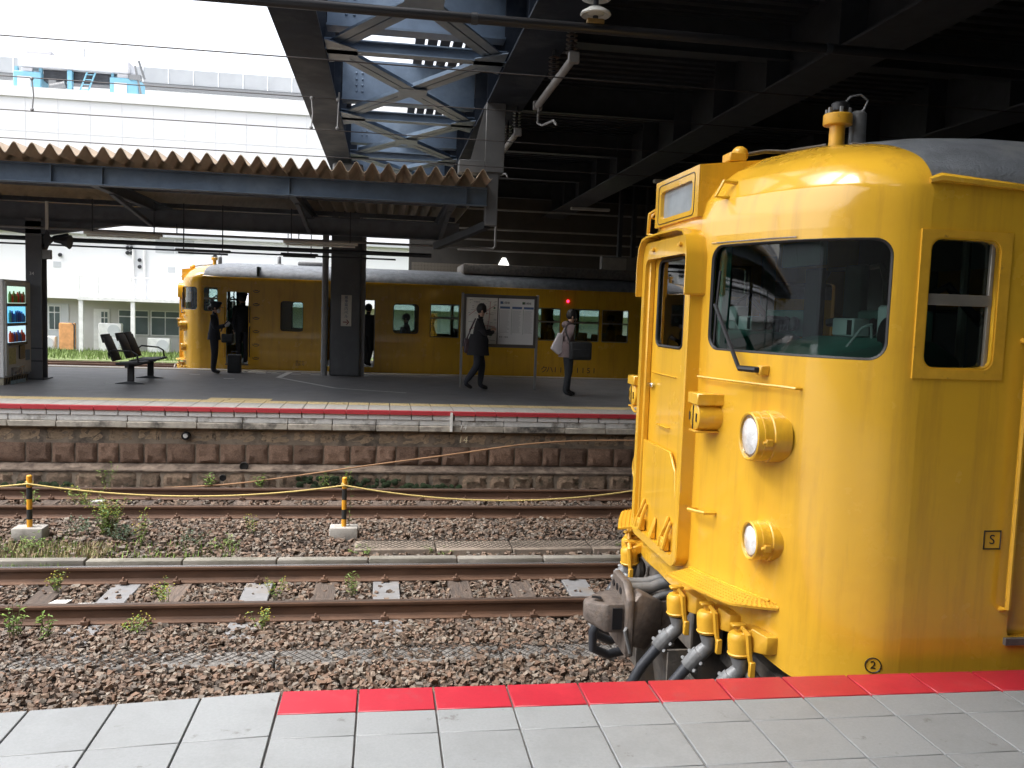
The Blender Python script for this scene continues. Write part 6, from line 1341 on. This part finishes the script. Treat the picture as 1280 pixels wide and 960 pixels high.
W = [(-3.22, 10.75, .50, 26, .20, 'tall bushy weed with yellow tops right of the left striped post', LF, True, .055, 16), (-3.02, 10.55, .22, 16, .18, 'low blue green weed at the foot of the tall bushy weed', LB, False, .05, 12), (-2.72, 10.35, .42, 7, .10, 'thin upright weed right of the bushy one', LF, True, .05, 8),
     (-3.55, 10.85, .25, 10, .2, 'pale grassy weed just right of the left concrete foot', LB, False, .05, 8), (-4.6, 10.2, .22, 14, .3, 'spreading weed at far left before the striped post', LF, False, .05, 9), (-3.9, 10.1, .2, 14, .3, 'low weed patch between left post and kerb', LF, False, .045, 9),
     (-2.2, 10.4, .18, 10, .25, 'low weed behind the kerb left of centre', LB, False, .04, 8), (-1.55, 10.75, .34, 5, .08, 'single tall thin weed between the two posts', LF, True, .04, 7), (-1.75, 10.2, .16, 9, .2, 'small tuft behind the kerb between the posts', LF, False, .04, 8),
     (-3.1, 8.75, .22, 7, .12, 'weed against the rail left of the first grey plate', LF, True, .04, 9), (-1.98, 8.3, .26, 8, .12, 'yellow green weed between rails beside a dark sleeper', LF, True, .045, 9), (-.98, 8.45, .22, 7, .12, 'weed just right of the second grey plate', LF, True, .04, 9), (-.25, 8.5, .22, 8, .10, 'weed left of the third grey plate', LF, False, .04, 9),
     (-3.0, 7.55, .30, 7, .12, 'broad leaved weed before the near rail at left', LF, False, .06, 8), (-2.75, 7.5, .22, 6, .10, 'smaller weed beside the broad leaved one', LF, False, .055, 8), (-2.05, 7.6, .16, 8, .14, 'low green tuft under the near rail, left of centre', LF, True, .04, 9), (-1.0, 7.62, .20, 7, .12, 'reddish topped weed under the near rail', LF, True, .04, 9),
     (-5.0, 11.3, .3, 8, .2, 'weed beside the farther rail at left edge', LF, False, .05, 8), (-3.95, 12.2, .34, 12, .25, 'leafy weed between the farther rails', LF, True, .05, 9), (-4.7, 12.3, .22, 9, .3, 'ground hugging weed between the farther rails at left', LF, False, .05, 8), (-4.1, 13.65, .38, 8, .15, 'thin weed climbing the foot of the stone wall at left', LF, False, .05, 8),
     (-2.6, 13.6, .2, 9, .12, 'bright grass tuft at the wall foot under the small hole', LF, False, .08, 5), (-1.85, 13.6, .22, 9, .12, 'bright grass tuft at the wall foot, second along', LF, False, .08, 5), (-.55, 13.65, .34, 8, .12, 'weed at the wall foot above the middle post', LF, False, .05, 8), (-.9, 13.65, .26, 7, .12, 'leafy weed at the wall foot left of the middle post', LF, False, .05, 8),
     (-.15, 9.95, .10, 14, .25, 'low bright moss like weed beside the middle concrete foot', LF, False, .03, 8), (.6, 9.95, .08, 10, .2, 'low green patch under the netting', LF, False, .03, 8), (2.9, 9.95, .12, 8, .15, 'small green tuft beside netting near the train', LF, False, .035, 8), (-4.0, 8.3, .2, 9, .2, 'weed between rails at left edge', LF, False, .05, 8), (-.38, 10.62, .75, 2, .03, 'sprig growing up beside the middle striped post', LF, False, .05, 6)]
for i, w in enumerate(W): weed(*w, seed=i*7)
def cover(name, label, boxes, n, hmin, hmax, mat, z0, seed):
    R = random.Random(seed); m = MB()
    for i in range(n):
        a = R.choice(boxes); x, y = R.uniform(a[0], a[1]), R.uniform(a[2], a[3]); h = R.uniform(hmin, hmax); t = R.uniform(0, 6.28); w = h*.10; l = R.uniform(0, .6)*h
        dx, dy = math.cos(t), math.sin(t); m.add([(x-dy*w, y+dx*w, z0), (x+dy*w, y-dx*w, z0), (x+dx*l, y+dy*l, z0+h)], [(0, 1, 2)])
    return tag(m.build(name, mat, fix=False, smooth=0, org=(boxes[0][0], boxes[0][2], z0)), label, 'grass', kind='stuff')
cover('grass', 'short green and dry grass along the kerb at left', [(-6, -1.6, 9.7, 10.4), (-6, -3.2, 9.15, 9.5), (-5.5, -3.4, 9.7, 10.9)], 4600, .025, .085, LF, -1.255, 3)
cover('dry_grass', 'dry straw coloured grass by the left striped post', [(-4.2, -3.0, 9.75, 10.35)], 900, .03, .10, DRY, -1.25, 4)
cover('verge_grass', 'bright grass verge in front of the depot building', [(-26, -2, 41.5, 47.2)], 9000, .08, .32, M('verge_blades', (.16, .23, .06), .7, var=.3, scale=3), -1.22, 5)
# litter
for x, y, lb in ((-2.93, 8.35, 'white scrap lying between the rails at left'), (2.0, 9.25, 'small white scrap on the stones near the coupler'), (-3.9, 12.6, 'pale flat scrap between the farther rails'), (-2.7, 8.25, 'second white scrap between the rails')):
    m = MB(); m.prism([(x-.09, y-.03, -1.245), (x+.07, y-.05, -1.24), (x+.10, y+.04, -1.235), (x-.05, y+.05, -1.24)], (0, 0, .012)); tag(m.build('scrap', M_WT), lb, 'litter')
